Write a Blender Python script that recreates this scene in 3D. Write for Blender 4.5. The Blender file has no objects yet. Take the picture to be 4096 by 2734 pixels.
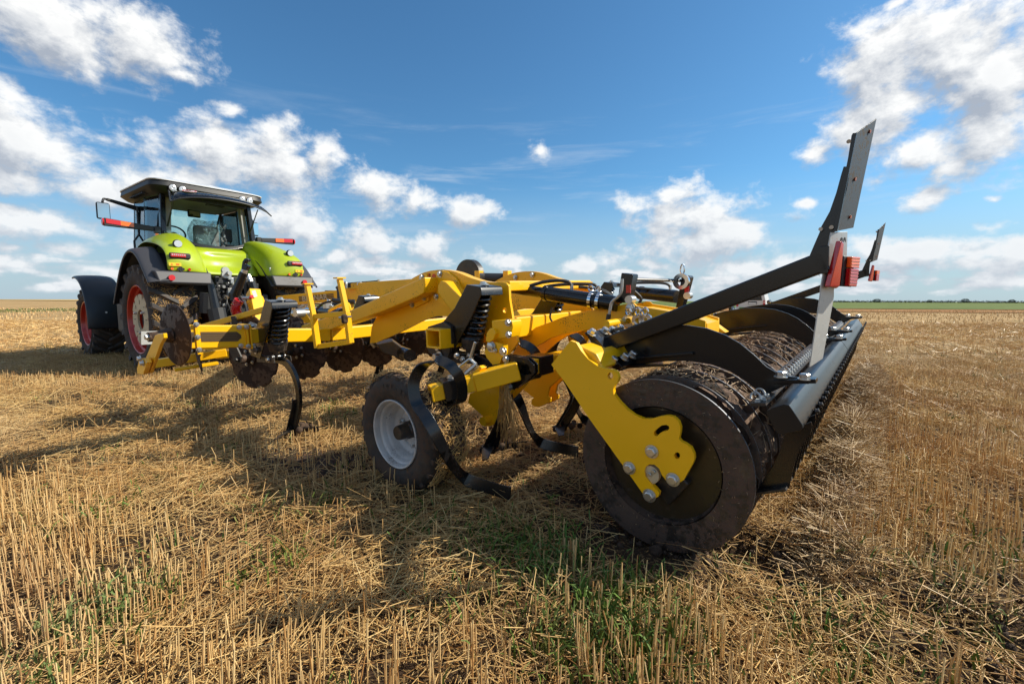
import bpy, bmesh, math, random
import numpy as np
from mathutils import Vector, Matrix
from mathutils.geometry import tessellate_polygon
from mathutils import noise as mnoise
rnd = random.Random(7)
R = math.radians
SC = bpy.context.scene
COL = SC.collection

# ------------------------------------------------------------------ camera
FPX, CXP, CYP = 1820.0, 2048.0, 1367.0
EYE = Vector((0, 0, 1.25))
PITCH = math.atan(167 / FPX)
ROLL = R(0.17)
cam = bpy.data.cameras.new('camera'); camo = bpy.data.objects.new('camera', cam); COL.objects.link(camo)
cam.sensor_width = 36.0; cam.lens = 16.0; cam.clip_start = 0.05; cam.clip_end = 20000
_c, _s = math.cos(ROLL), math.sin(ROLL)
_x = Vector((1, 0, 0)); _y = Vector((0, math.sin(PITCH), math.cos(PITCH))); _f = Vector((0, math.cos(PITCH), -math.sin(PITCH)))
camx = _x * _c + _y * _s; camy = -_x * _s + _y * _c
m = Matrix.Identity(4)
for i in range(3):
    m[i][0] = camx[i]; m[i][1] = camy[i]; m[i][2] = -_f[i]; m[i][3] = EYE[i]
camo.matrix_world = m
SC.camera = camo

# ------------------------------------------------------------------ light
SUN_TO = Vector((1.28, 0.16, 1.0)).normalized()       # towards the sun
SUN_EL = math.asin(SUN_TO.z); SUN_AZ = math.atan2(SUN_TO.x, SUN_TO.y)
sun = bpy.data.lights.new('sun', 'SUN'); sun.energy = 4.8; sun.angle = R(0.53); sun.color = (1.0, 0.92, 0.77)
suno = bpy.data.objects.new('sun', sun); COL.objects.link(suno)
suno.rotation_euler = SUN_TO.to_track_quat('Z', 'Y').to_euler()
SC.view_settings.view_transform = 'Standard'; SC.view_settings.look = 'None'
SC.view_settings.exposure = 0.45; SC.view_settings.gamma = 1.0
SC.view_settings.use_curve_mapping = False
SC.cycles.max_bounces = 6; SC.cycles.transparent_max_bounces = 8; SC.cycles.caustics_reflective = False; SC.cycles.caustics_refractive = False

def pix_dir(u, v):
    """direction of a source pixel (4096 wide photograph)"""
    x = (u - CXP) / FPX; y = -(v - CYP) / FPX
    return camx * x + camy * y + _f

def text_mesh(name, body, size, mat, parent, M_, center=False, off=.002):
    cu = bpy.data.curves.new(name, 'FONT'); cu.body = body; cu.size = size; cu.extrude = .001; cu.offset = off
    if center: cu.align_x = 'CENTER'; cu.align_y = 'CENTER'
    t_ = bpy.data.objects.new(name + '_curve', cu); me = bpy.data.meshes.new_from_object(t_); me.name = name
    bpy.data.objects.remove(t_); me.materials.clear(); me.materials.append(mat)
    o = bpy.data.objects.new(name, me); COL.objects.link(o); o.parent = parent; o.matrix_local = M_
    return o

# ------------------------------------------------------------------ node helper
class NT:
    def __init__(s, tree): s.t = tree; s.n = tree.nodes; s.l = tree.links
    def new(s, typ, ins=None, **props):
        nd = s.n.new(typ)
        for k, v in props.items(): setattr(nd, k, v)
        for k, v in (ins or {}).items():
            so = nd.inputs[k]
            if hasattr(v, 'is_linked') or hasattr(v, 'links'): s.l.new(v, so)
            else: so.default_value = v
        return nd
    def math(s, op, a, b=None, c=None, clamp=False):
        nd = s.n.new('ShaderNodeMath'); nd.operation = op; nd.use_clamp = clamp
        for i, v in enumerate((a, b, c)):
            if v is None: continue
            if hasattr(v, 'links'): s.l.new(v, nd.inputs[i])
            else: nd.inputs[i].default_value = v
        return nd.outputs[0]
    def vmath(s, op, a, b=None, out=0):
        nd = s.n.new('ShaderNodeVectorMath'); nd.operation = op
        for i, v in enumerate((a, b)):
            if v is None: continue
            if hasattr(v, 'links'): s.l.new(v, nd.inputs[i])
            else: nd.inputs[i].default_value = v
        return nd.outputs[out]
    def mix(s, fac, a, b, blend='MIX'):
        nd = s.n.new('ShaderNodeMix'); nd.data_type = 'RGBA'; nd.blend_type = blend
        for k, v in ((0, fac), (6, a), (7, b)):
            if hasattr(v, 'links'): s.l.new(v, nd.inputs[k])
            else: nd.inputs[k].default_value = v if k == 0 or len(v) == 4 else (*v, 1)
        return nd.outputs[2]
    def ramp(s, val, lo, hi, smooth=True):
        nd = s.n.new('ShaderNodeMapRange'); nd.interpolation_type = 'SMOOTHSTEP' if smooth else 'LINEAR'
        s.l.new(val, nd.inputs[0]); nd.inputs[1].default_value = lo; nd.inputs[2].default_value = hi
        return nd.outputs[0]
    def noise(s, vec, scale, detail=4, rough=0.55, dist=0.0, out=0):
        nd = s.n.new('ShaderNodeTexNoise'); nd.inputs['Scale'].default_value = scale
        nd.inputs['Detail'].default_value = detail; nd.inputs['Roughness'].default_value = rough; nd.inputs['Distortion'].default_value = dist
        if vec is not None: s.l.new(vec, nd.inputs['Vector'])
        return nd.outputs[out]

# ------------------------------------------------------------------ sky with clouds
world = bpy.data.worlds.new('World'); SC.world = world; world.use_nodes = True
wt = world.node_tree; wt.nodes.clear()
def azel(u, v):
    d = pix_dir(u, v).normalized()
    return math.atan2(d.x, d.y), math.asin(d.z)
# x, y, half width, half height in 2349-wide pixels, weight
CLOUDS = [(110, 45, 265, 105, 1), (300, 80, 150, 95, 1), (410, 165, 80, 35, .62), (30, 300, 130, 105, 1), (120, 340, 110, 75, 1), (20, 390, 150, 45, .9), (590, 365, 235, 62, 1), (640, 320, 75, 58, 1), (745, 365, 62, 52, 1), (450, 330, 110, 45, .7),
          (530, 250, 45, 32, .5), (375, 415, 110, 50, .9), (240, 440, 150, 46, .8), (110, 510, 180, 38, .85), (20, 480, 90, 36, .7), (660, 490, 78, 55, 1), (700, 520, 60, 40, 1), (880, 445, 85, 52, .8), (950, 470, 60, 40, .8),
          (1075, 488, 66, 42, 1), (850, 555, 100, 38, .9), (760, 575, 60, 24, .7), (992, 560, 60, 28, .9), (1240, 338, 42, 36, .55), (1590, 500, 145, 50, 1), (1560, 450, 60, 40, .75), (1470, 470, 90, 45, .55), (1640, 545, 130, 60, 1), (1500, 560, 90, 40, .8),
          (1160, 596, 90, 20, .8), (1350, 606, 100, 22, .8), (1500, 610, 70, 22, .8), (1730, 606, 130, 28, .95), (2040, 130, 150, 110, 1), (2200, 110, 200, 130, 1), (2320, 180, 190, 190, 1), (2000, 240, 130, 80, 1), (2110, 340, 150, 75, .95), (2300, 300, 120, 90, .9), (2180, 400, 110, 40, .7), (1880, 345, 58, 42, .75),
          (2060, 10, 50, 22, .7), (2120, 458, 66, 32, .85), (1836, 475, 28, 14, .7), (2120, 580, 200, 38, .9), (2240, 610, 150, 34, .9), (2310, 570, 80, 34, .8), (2280, 515, 90, 22, .5), (2000, 570, 70, 30, .8), (150, 570, 70, 26, .85), (30, 560, 60, 18, .6),
          (230, 620, 220, 22, .6), (600, 600, 80, 22, .6), (420, 520, 160, 60, .75), (860, 605, 150, 24, .75), (40, 600, 90, 20, .6), (1930, 640, 200, 18, .6), (1000, 630, 160, 16, .6), (1650, 640, 180, 16, .6), (500, 300, 100, 20, .45), (2290, 450, 40, 12, .45)]
grp = bpy.data.node_groups.new('cloud_field', 'ShaderNodeTree')
grp.interface.new_socket('P', in_out='INPUT', socket_type='NodeSocketVector')
grp.interface.new_socket('Field', in_out='OUTPUT', socket_type='NodeSocketFloat')
g = NT(grp); gi = g.new('NodeGroupInput'); go = g.new('NodeGroupOutput')
P = gi.outputs[0]
warp = g.noise(P, 7.0, 3, .5, out=1)
warp = g.vmath('SCALE', g.vmath('SUBTRACT', warp, (.5, .5, .5)), None); warp.node.inputs['Scale'].default_value = 0.09
PW = g.vmath('ADD', P, warp)
acc = None
for (cx, cy, rx, ry, wgt) in CLOUDS:
    S_ = 4096 / 2349
    a0, e0 = azel(cx * S_, cy * S_)
    a1, _e = azel((cx + rx) * S_, cy * S_); _a, e1 = azel(cx * S_, (cy - ry) * S_)
    ra = max(abs(a1 - a0), .012); re = max(abs(e1 - e0), .009)
    d = g.vmath('LENGTH', g.vmath('MULTIPLY', g.vmath('SUBTRACT', PW, (a0, e0, 0)), (1 / ra, 1 / re, 0)), None, out=1)
    val = g.math('MULTIPLY_ADD', d, -1.0 * .9, wgt * .95)
    acc = val if acc is None else g.math('SMOOTH_MAX', acc, val, .12)
# broken cloud outside the frame: a plain field of noise, faded out where the photograph is
sx = g.new('ShaderNodeSeparateXYZ', {0: P})
bign = g.noise(P, 2.6, 2, .5)
away = g.math('MULTIPLY', g.math('ABSOLUTE', sx.outputs[0]), 1.0)
away = g.ramp(away, .86, 1.05)
up = g.ramp(sx.outputs[1], .62, .75)
away = g.math('MAXIMUM', away, up)
gen = g.math('MULTIPLY_ADD', bign, 4.0, -2.1)
gen = g.math('ADD', gen, g.math('MULTIPLY_ADD', away, 3.0, -3.0))
lown = g.noise(g.vmath('MULTIPLY', P, (8.0, 27.0, 1)), 1.0, 3, .55)
lowm = g.math('MULTIPLY', g.ramp(sx.outputs[1], .17, .04), g.ramp(sx.outputs[1], -.02, .02))
lowf = g.math('ADD', g.math('MULTIPLY_ADD', lown, 4.5, -2.15), g.math('MULTIPLY_ADD', lowm, 2.4, -2.4))
acc = g.math('MAXIMUM', g.math('MAXIMUM', g.math('MAXIMUM', acc, -1.2), gen), lowf)
n1 = g.noise(g.vmath('MULTIPLY', P, (1, 1.35, 1)), 15.0, 9, .62, .15)
fld = g.math('ADD', acc, g.math('MULTIPLY_ADD', n1, 2.6, -1.24))
g.l.new(fld, go.inputs[0])

world.cycles.sampling_method = 'MANUAL'; world.cycles.sample_map_resolution = 512
w = NT(wt)
tc = w.new('ShaderNodeTexCoord'); sep = w.new('ShaderNodeSeparateXYZ', {0: w.vmath('NORMALIZE', tc.outputs['Generated'])})
az = w.math('ARCTAN2', sep.outputs[0], sep.outputs[1]); el = w.math('ARCSINE', sep.outputs[2])
pv = w.new('ShaderNodeCombineXYZ', {0: az, 1: el}).outputs[0]
def field(dx, dy):
    nd = w.new('ShaderNodeGroup'); nd.node_tree = grp
    w.l.new(w.vmath('ADD', pv, (dx, dy, 0)), nd.inputs[0]); return nd.outputs[0]
f0 = field(0, 0); f1 = field(.014, .030)
mask = w.ramp(f0, -.22, .62)
lit = w.math('SUBTRACT', f0, f1)
lit = w.math('MULTIPLY_ADD', lit, .95, .50, clamp=True)
thick = w.ramp(f0, .5, 1.5)
lit = w.math('SUBTRACT', lit, w.math('MULTIPLY', thick, .15), clamp=True)
sky = w.new('ShaderNodeTexSky', sky_type='NISHITA', sun_disc=False, sun_elevation=SUN_EL, sun_rotation=SUN_AZ, altitude=100, air_density=1.0, dust_density=.6, ozone_density=2.6)
low = w.ramp(el, .30, .02)
skyc = w.mix(1.0, sky.outputs[0], (.44, .76, .90, 1), 'MULTIPLY')
hz_ = w.ramp(el, .26, .0)
skyc = w.mix(w.math('MULTIPLY', hz_, .80), skyc, (3.1, 3.75, 4.4, 1))
cirr = w.noise(w.vmath('MULTIPLY', w.vmath('ADD', pv, (.0, .0, 0)), (2.0, 17.0, 1)), 1.6, 6, .6, .4)
cirr = w.math('MULTIPLY', w.ramp(cirr, .50, .78), w.math('MULTIPLY', w.ramp(el, .05, .16), w.ramp(el, .42, .26)))
skyc = w.mix(w.math('MULTIPLY', cirr, .42), skyc, (4.5, 5.0, 5.6, 1))
ccol = w.mix(lit, (2.7, 3.0, 3.5, 1), (6.7, 6.7, 6.6, 1))
ccol = w.mix(w.math('MULTIPLY', low, .45), ccol, (4.3, 4.75, 5.3, 1))
fin = w.mix(w.math('MULTIPLY', mask, .97), skyc, ccol)
bg = w.new('ShaderNodeBackground', {'Color': fin, 'Strength': 0.115})
wo = w.new('ShaderNodeOutputWorld', {0: bg.outputs[0]})

# ------------------------------------------------------------------ materials
MATS = {}
def newmat(name):
    mt = bpy.data.materials.new(name); mt.use_nodes = True; t = NT(mt.node_tree)
    b = mt.node_tree.nodes['Principled BSDF']; MATS[name] = mt
    return mt, t, b
def paint(name, col, rough=.35, dirt=.0, dirtcol=(.06, .035, .02), coat=.4, metal=0.0, bump=.0, var=.08, speck=70, dust=.0, thr=0.6):
    mt, t, b = newmat(name)
    tcn = t.new('ShaderNodeTexCoord').outputs['Object']
    n = t.noise(tcn, 3.0, 5, .6)
    c = t.mix(t.math('MULTIPLY_ADD', n, var * 2, 0, clamp=True), (*col, 1), (*[x * .6 for x in col], 1))
    if dust:
        dn = t.ramp(t.noise(tcn, 9, 6, .65), .42, .75)
        c = t.mix(t.math('MULTIPLY', dn, dust), c, (.22, .15, .09, 1))
    rr = rough
    if dirt:
        a = t.noise(tcn, speck, 3, .6)
        bb = t.ramp(t.noise(tcn, 2.6, 5, .7), .42, .70)
        msk = t.ramp(t.math('ADD', a, t.math('MULTIPLY', bb, .20)), thr + .02, thr + .07)
        c = t.mix(t.math('MULTIPLY', msk, dirt), c, (*dirtcol, 1))
        rr = t.math('MULTIPLY_ADD', msk, .5, rough, clamp=True)
    t.l.new(c, b.inputs['Base Color'])
    if hasattr(rr, 'links'): t.l.new(rr, b.inputs['Roughness'])
    else: b.inputs['Roughness'].default_value = rr
    b.inputs['Metallic'].default_value = metal; b.inputs['Coat Weight'].default_value = coat; b.inputs['Coat Roughness'].default_value = .12
    if bump:
        bn = t.new('ShaderNodeBump', {'Height': t.noise(tcn, 40, 5, .6), 'Strength': bump, 'Distance': .01})
        t.l.new(bn.outputs[0], b.inputs['Normal'])
    return mt
YEL = paint('yellow_paint', (.98, .52, .002), .34, .6, coat=.3, speck=130, thr=.735, var=.015)
YELM = paint('muddy_yellow_paint', (.96, .505, .002), .36, .85, coat=.25, speck=95, thr=.70, var=.02)
BLK = paint('black_gloss_paint', (.006, .006, .007), .24, .4, (.10, .07, .045), coat=.12, speck=150, thr=.74)
BLKB = paint('black_beam_paint', (.007, .007, .008), .34, .3, (.10, .07, .045), coat=.1, speck=120, thr=.72)
BLKM = paint('black_muddy_paint', (.014, .012, .011), .42, .7, (.09, .06, .04), coat=.15, dust=.18, speck=45, thr=.6)
BLKD = paint('black_plastic', (.020, .021, .023), .5, 0, coat=0)
GREY = paint('fender_plastic', (.045, .045, .052), .5, .5, (.20, .16, .12), coat=0, speck=90, thr=.70)
NAVY = paint('dark_fender', (.010, .014, .020), .42, .3, (.10, .08, .06), coat=.05, speck=60, thr=.68)
LIME = paint('lime_paint', (.35, .45, .010), .34, .25, (.20, .15, .09), coat=.35, var=.03, speck=90, thr=.70, dust=.10)
STEEL = paint('zinc_steel', (.62, .62, .60), .33, .0, coat=0, metal=.9, var=.2)
ALU = paint('dull_aluminium', (.50, .51, .50), .42, .2, (.2, .17, .13), coat=0, metal=.55, speck=40)
CHROME = paint('chrome', (.75, .76, .78), .12, 0, coat=0, metal=1)
RIMG = paint('grey_rim_paint', (.50, .50, .49), .4, .7, (.07, .05, .035), coat=.2, speck=130, thr=.66, dust=.35)
RIMR = paint('red_rim_paint', (.50, .028, .012), .35, .4, (.12, .07, .05), coat=.3, speck=60, thr=.66)
CREAM = paint('cream_weight', (.64, .52, .32), .6, .2, coat=0)
RUB = paint('rubber', (.030, .024, .020), .75, .7, (.085, .052, .034), coat=0, dust=.22, bump=.25, speck=24, thr=.52)
RUBT = paint('tread_rubber', (.055, .050, .048), .7, .5, (.11, .07, .045), coat=0, dust=.2, bump=.2, speck=24, thr=.55)
PACK = paint('packed_earth', (.17, .105, .070), .95, .8, (.05, .03, .02), coat=0, bump=1.0, speck=30, thr=.5, var=.4)
SOIL = paint('dark_soil', (.085, .052, .032), .95, .8, (.035, .021, .014), coat=0, bump=1.0, speck=30, thr=.5, var=.4)
RING = paint('soiled_ring', (.026, .018, .014), .45, .75, (.095, .058, .040), coat=.05, speck=22, thr=.47, bump=.5, dust=.35)
RINGI = paint('brown_disc', (.034, .022, .010), .33, .35, (.05, .03, .02), coat=.3, speck=60, thr=.6)
DISC = paint('soiled_disc', (.075, .042, .026), .6, .8, (.028, .016, .011), coat=0, speck=18, thr=.5, bump=.4)
EDGE = paint('worn_edge', (.30, .31, .34), .4, .8, (.04, .028, .02), metal=.9, coat=0, speck=60)
WHT = paint('white_paint', (.72, .73, .74), .35, 0, coat=.4, var=.03)
RED = paint('red_plastic', (.60, .010, .012), .15, 0, coat=.8, var=.1)
ORG_ = paint('orange_plastic', (.95, .17, .01), .15, 0, coat=.8, var=.05)
REDH = paint('red_hose', (.55, .006, .008), .25, 0, coat=.6)
STRIPE = paint('decal_brown', (.085, .052, .022), .45, 0, coat=.2)
DGRN = paint('decal_green', (.10, .32, .05), .4, 0, coat=.3)
CABIN = paint('cab_grey', (.28, .28, .27), .6, 0, coat=0)
LAMPG = paint('lamp_glass', (.70, .72, .74), .12, 0, coat=1, metal=.3, var=.3)
BOARD = paint('board_back', (.028, .029, .033), .45, .3, (.10, .08, .06), coat=.0, speck=60)
RIVET = paint('copper_rivet', (.42, .12, .05), .4, 0, coat=0)
ALUW = paint('pale_plate', (.50, .51, .50), .38, .15, (.2, .17, .13), coat=.1, metal=.25, speck=50)
STRIPE2 = paint('stripe_line', (.17, .105, .045), .5, coat=.1)
ORDEC = paint('decal_orange', (.70, .09, .01), .5, coat=.1)
BARK = paint('bush_leaves', (.022, .045, .014), .8, 0, coat=0, var=.5)
VANW = paint('van_white', (.62, .61, .60), .3, 0, coat=.5)
mt, t, b = newmat('cab_glass'); GLASS = mt
b.inputs['Base Color'].default_value = (.55, .75, .78, 1); b.inputs['Roughness'].default_value = .03
tr = t.new('ShaderNodeBsdfTransparent', {'Color': (.62, .82, .84, 1)}); gl = t.new('ShaderNodeBsdfGlossy', {'Color': (1, 1, 1, 1), 'Roughness': .02})
fr = t.new('ShaderNodeFresnel', {'IOR': 1.5}); mx = t.new('ShaderNodeMixShader', {0: t.math('ADD', fr.outputs[0], .03), 1: tr.outputs[0], 2: gl.outputs[0]})
t.l.new(mx.outputs[0], mt.node_tree.nodes['Material Output'].inputs[0])
mt, t, b = newmat('mirror_glass'); MIRR = mt
b.inputs['Base Color'].default_value = (.7, .75, .75, 1); b.inputs['Metallic'].default_value = 1; b.inputs['Roughness'].default_value = .05
mt, t, b = newmat('plastic_film'); FILM = mt
tr = t.new('ShaderNodeBsdfTransparent', {'Color': (.75, .78, .78, 1)})
b.inputs['Base Color'].default_value = (.30, .32, .32, 1); b.inputs['Roughness'].default_value = .14; b.inputs['Coat Weight'].default_value = 1
nz = t.noise(t.new('ShaderNodeTexCoord').outputs['Object'], 14, 4, .6, .6)
bn = t.new('ShaderNodeBump', {'Height': nz, 'Strength': 1.0, 'Distance': .06}); t.l.new(bn.outputs[0], b.inputs['Normal'])
mx = t.new('ShaderNodeMixShader', {0: t.ramp(nz, .40, .80), 1: tr.outputs[0], 2: b.outputs[0]})
t.l.new(mx.outputs[0], mt.node_tree.nodes['Material Output'].inputs[0])

# ------------------------------------------------------------------ mesh builder
class G:
    def __init__(s): s.v = []; s.f = []; s.m = []; s.cur = 0
    def add(s, vs, fs):
        o = len(s.v); s.v += [Vector(p) for p in vs]
        for f in fs: s.f.append([o + i for i in f]); s.m.append(s.cur)
        return s
    def prism(s, outer, ext, holes=()):
        ext = Vector(ext); loops = [[Vector(p) for p in outer]] + [[Vector(p) for p in h] for h in holes]
        tris = tessellate_polygon(loops); flat = [p for l in loops for p in l]; n = len(flat)
        fs = [tuple(t_) for t_ in tris] + [tuple(n + i for i in t_) for t_ in tris]
        o = 0
        for l in loops:
            k = len(l)
            for i in range(k):
                a, b_ = o + i, o + (i + 1) % k; fs.append((a, b_, n + b_, n + a))
            o += k
        return s.add(flat + [p + ext for p in flat], fs)
    def hull8(s, a, b_):
        """a, b: four corners each"""
        return s.add(list(a) + list(b_), [(0, 1, 2, 3), (4, 5, 6, 7), (0, 1, 5, 4), (1, 2, 6, 5), (2, 3, 7, 6), (3, 0, 4, 7)])
    def box(s, c, size, rot=None):
        c = Vector(c); h = Vector(size) / 2; M_ = rot or Matrix.Identity(3)
        P_ = [c + M_ @ Vector((x * h.x, y * h.y, z * h.z)) for z in (-1, 1) for x, y in ((-1, -1), (1, -1), (1, 1), (-1, 1))]
        return s.hull8(P_[:4], P_[4:])
    def beam(s, p0, p1, a, b_=None, up=(0, 0, 1), a1=None, b1=None, wall=0):
        p0, p1 = Vector(p0), Vector(p1); d = (p1 - p0).normalized(); up = Vector(up)
        if abs(d.dot(up)) > .97: up = Vector((1, 0, 0))
        sx_ = d.cross(up).normalized(); u = sx_.cross(d).normalized(); b_ = b_ or a; a1 = a1 or a; b1 = b1 or b_
        q = lambda p, w_, h_: [p + sx_ * (i * w_ / 2) + u * (j * h_ / 2) for i, j in ((-1, -1), (1, -1), (1, 1), (-1, 1))]
        if not wall: return s.hull8(q(p0, a, b_), q(p1, a1, b1))
        O0, O1, I0, I1 = q(p0, a, b_), q(p1, a1, b1), q(p0, a - 2 * wall, b_ - 2 * wall), q(p1, a1 - 2 * wall, b1 - 2 * wall)
        fs = []
        for i in range(4):
            j = (i + 1) % 4
            fs += [(i, j, 4 + j, 4 + i), (8 + i, 8 + j, 12 + j, 12 + i), (i, j, 8 + j, 8 + i), (4 + i, 4 + j, 12 + j, 12 + i)]
        return s.add(O0 + O1 + I0 + I1, fs)
    def cyl(s, p0, p1, r, r1=None, n=16, caps=True):
        return s.lathe([(0, r), ((Vector(p1) - Vector(p0)).length, r if r1 is None else r1)], p0, Vector(p1) - Vector(p0), n, caps)
    def lathe(s, prof, org, axis, n=24, caps=False, fn=None, ref=None):
        org = Vector(org); ax = Vector(axis).normalized(); r0 = Vector(ref or (0, 0, 1))
        if abs(ax.dot(r0)) > .95: r0 = Vector((1, 0, 0))
        a = ax.cross(r0).normalized(); b_ = ax.cross(a)
        vs = []; k = len(prof)
        for (t_, r_) in prof:
            for i in range(n):
                th = 2 * math.pi * i / n; rr = r_ * (fn(t_, th) if fn else 1)
                vs.append(org + ax * t_ + (a * math.cos(th) + b_ * math.sin(th)) * rr)
        fs = [(j * n + i, j * n + (i + 1) % n, (j + 1) * n + (i + 1) % n, (j + 1) * n + i) for j in range(k - 1) for i in range(n)]
        if caps: fs += [tuple(range(n)), tuple(range((k - 1) * n, k * n))]
        return s.add(vs, fs)
    def tube(s, pts, r, n=8, smooth=0, r1=None):
        pts = [Vector(p) for p in pts]
        if smooth: pts = catmull(pts, smooth)
        k = len(pts); vs = []; a = None
        for i, p in enumerate(pts):
            d = (pts[min(i + 1, k - 1)] - pts[max(i - 1, 0)]).normalized()
            if a is None: a = d.orthogonal().normalized()
            a = (a - d * a.dot(d)).normalized(); b_ = d.cross(a)
            rr = r + ((r1 - r) * i / (k - 1) if r1 is not None else 0)
            for j in range(n):
                th = 2 * math.pi * j / n; vs.append(p + (a * math.cos(th) + b_ * math.sin(th)) * rr)
        fs = [(j * n + i, j * n + (i + 1) % n, (j + 1) * n + (i + 1) % n, (j + 1) * n + i) for j in range(k - 1) for i in range(n)]
        fs += [tuple(range(n)), tuple(range((k - 1) * n, k * n))]
        return s.add(vs, fs)
    def coil(s, p0, p1, R_, r, turns, n=8, seg=18):
        p0, p1 = Vector(p0), Vector(p1); d = (p1 - p0).normalized(); a = d.orthogonal().normalized(); b_ = d.cross(a); L = (p1 - p0).length
        N = int(turns * seg); pts = []
        for i in range(N + 1):
            q = i / N; th = 2 * math.pi * turns * q
            qq = q * .88 + .06 if .04 < q < .96 else (q * 2.0 + 0.004 if q <= .04 else 1 - (1 - q) * 2.0)
            pts.append(p0 + d * (L * q) + (a * math.cos(th) + b_ * math.sin(th)) * R_)
        return s.tube(pts, r, n)
    def strip(s, pts, wdir, width, thick, w1=None):
        """flat bar following pts, width along wdir"""
        pts = [Vector(p) for p in pts]; wd = Vector(wdir).normalized(); k = len(pts); vs = []
        for i, p in enumerate(pts):
            d = (pts[min(i + 1, k - 1)] - pts[max(i - 1, 0)]).normalized(); nrm = d.cross(wd).normalized()
            ww = width + ((w1 - width) * i / (k - 1) if w1 is not None else 0)
            for a_, b_ in ((-1, -1), (1, -1), (1, 1), (-1, 1)): vs.append(p + wd * (a_ * ww / 2) + nrm * (b_ * thick / 2))
        fs = [(0, 1, 2, 3), tuple(4 * (k - 1) + i for i in range(4))]
        for j in range(k - 1):
            for i in range(4): fs.append((4 * j + i, 4 * j + (i + 1) % 4, 4 * j + 4 + (i + 1) % 4, 4 * j + 4 + i))
        return s.add(vs, fs)
    def bolt(s, p, ax, r=.018, h=.014, washer=True):
        p = Vector(p); ax = Vector(ax).normalized()
        if washer: s.lathe([(0, 0.001), (0, r * 1.45), (.004, r * 1.45), (.004, 0.001)], p, ax, 16)
        s.lathe([(.004, 0.001), (.004, r * 1.08), (h * .85, r * 1.08), (h, r * .85), (h, .001)], p, ax, 6)
        return s
    def grid(s, rows):
        nr, nc = len(rows), len(rows[0])
        return s.add([p for r_ in rows for p in r_], [(i * nc + j, i * nc + j + 1, (i + 1) * nc + j + 1, (i + 1) * nc + j) for i in range(nr - 1) for j in range(nc - 1)])
    def build(s, name, mat, parent=None, bevel=0, loc=None, sharp=35, thick=0, subsurf=0, label=None, kind=None, seg=2):
        bm = bmesh.new(); vv = [bm.verts.new(p) for p in s.v]
        for f, mi in zip(s.f, s.m):
            try:
                fc = bm.faces.new([vv[i] for i in f]); fc.material_index = mi
            except ValueError: pass
        bmesh.ops.remove_doubles(bm, verts=bm.verts, dist=1e-5)
        bmesh.ops.recalc_face_normals(bm, faces=bm.faces)
        me = bpy.data.meshes.new(name); bm.to_mesh(me); bm.free()
        for mm in (mat if isinstance(mat, (list, tuple)) else [mat]): me.materials.append(mm)
        me.polygons.foreach_set('use_smooth', [True] * len(me.polygons)); me.set_sharp_from_angle(angle=R(sharp))
        o = bpy.data.objects.new(name, me); COL.objects.link(o)
        if parent: o.parent = parent
        if loc is not None: o.location = loc
        if thick:
            md = o.modifiers.new('thickness', 'SOLIDIFY'); md.thickness = thick; md.offset = 0
        if subsurf:
            md = o.modifiers.new('smooth', 'SUBSURF'); md.levels = md.render_levels = subsurf
        if bevel:
            md = o.modifiers.new('bevel', 'BEVEL'); md.width = bevel; md.segments = seg; md.limit_method = 'ANGLE'; md.angle_limit = R(38); md.harden_normals = True
        if label: o['label'] = label
        if kind: o['kind'] = kind
        return o
def catmull(p, k):
    out = []; n = len(p)
    for i in range(n - 1):
        a, b_, c_, d_ = p[max(i - 1, 0)], p[i], p[i + 1], p[min(i + 2, n - 1)]
        for j in range(k):
            t_ = j / k
            out.append(.5 * ((2 * b_) + (c_ - a) * t_ + (2 * a - 5 * b_ + 4 * c_ - d_) * t_ * t_ + (3 * b_ - a - 3 * c_ + d_) * t_ ** 3))
    out.append(p[-1]); return out
def empty(name, parent=None, loc=None, size=.2):
    o = bpy.data.objects.new(name, None); COL.objects.link(o); o.empty_display_size = size
    if parent: o.parent = parent
    if loc is not None: o.location = loc
    return o
def thing(o, label, cat, group=None, kind=None):
    o['label'] = label; o['category'] = cat
    if group: o['group'] = group
    if kind: o['kind'] = kind
    return o
def copy_tree(o, parent, loc=None):
    c = o.copy(); COL.objects.link(c); c.parent = parent
    if loc is not None: c.location = loc
    for ch in list(o.children): copy_tree(ch, c)
    return c

class Frame:
    """a machine's own axes; px() finds where the sight line through a photograph pixel meets one of its planes"""
    def __init__(s, org, X, Y):
        s.o = Vector(org); s.X = Vector(X).normalized(); s.Y = Vector(Y).normalized(); s.Z = s.X.cross(s.Y)
    def mat(s):
        m_ = Matrix.Identity(4)
        for i in range(3): m_[i][0] = s.X[i]; m_[i][1] = s.Y[i]; m_[i][2] = s.Z[i]; m_[i][3] = s.o[i]
        return m_
    def loc(s, P_):
        d = P_ - s.o; return Vector((d.dot(s.X), d.dot(s.Y), d.dot(s.Z)))
    def px(s, q, x=None, y=None, z=None, depth=None):
        d = pix_dir(*q)
        if depth is not None: return s.loc(EYE + d * (depth / d.y))
        ax, val = (s.X, x) if x is not None else (s.Y, y) if y is not None else (s.Z, z)
        t_ = (val - (EYE - s.o).dot(ax)) / d.dot(ax)
        return s.loc(EYE + d * t_)
def zm(x0, y0, sc): return lambda *a: [(x0 + p[0] * sc, y0 + p[1] * sc) for p in a]
V = zm(0, 0, 4096 / 2349); Z0 = zm(280, 680, .5230); Z2 = zm(500, 1050, .4464); Z3 = zm(1200, 1000, .4782); Z4 = zm(1400, 1350, .4782)
Z5 = zm(2200, 1000, .4782); Z6 = zm(2200, 1250, .6379); Z7 = zm(2700, 400, .8929); Z8 = zm(2900, 1100, .6379); ZB = zm(750, 1050, .2232); ZC = zm(1200, 1050, .2232); ZT = zm(350, 700, .38314); ZW = zm(1400, 1400, .38265); ZR = zm(300, 950, .35067)
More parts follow.
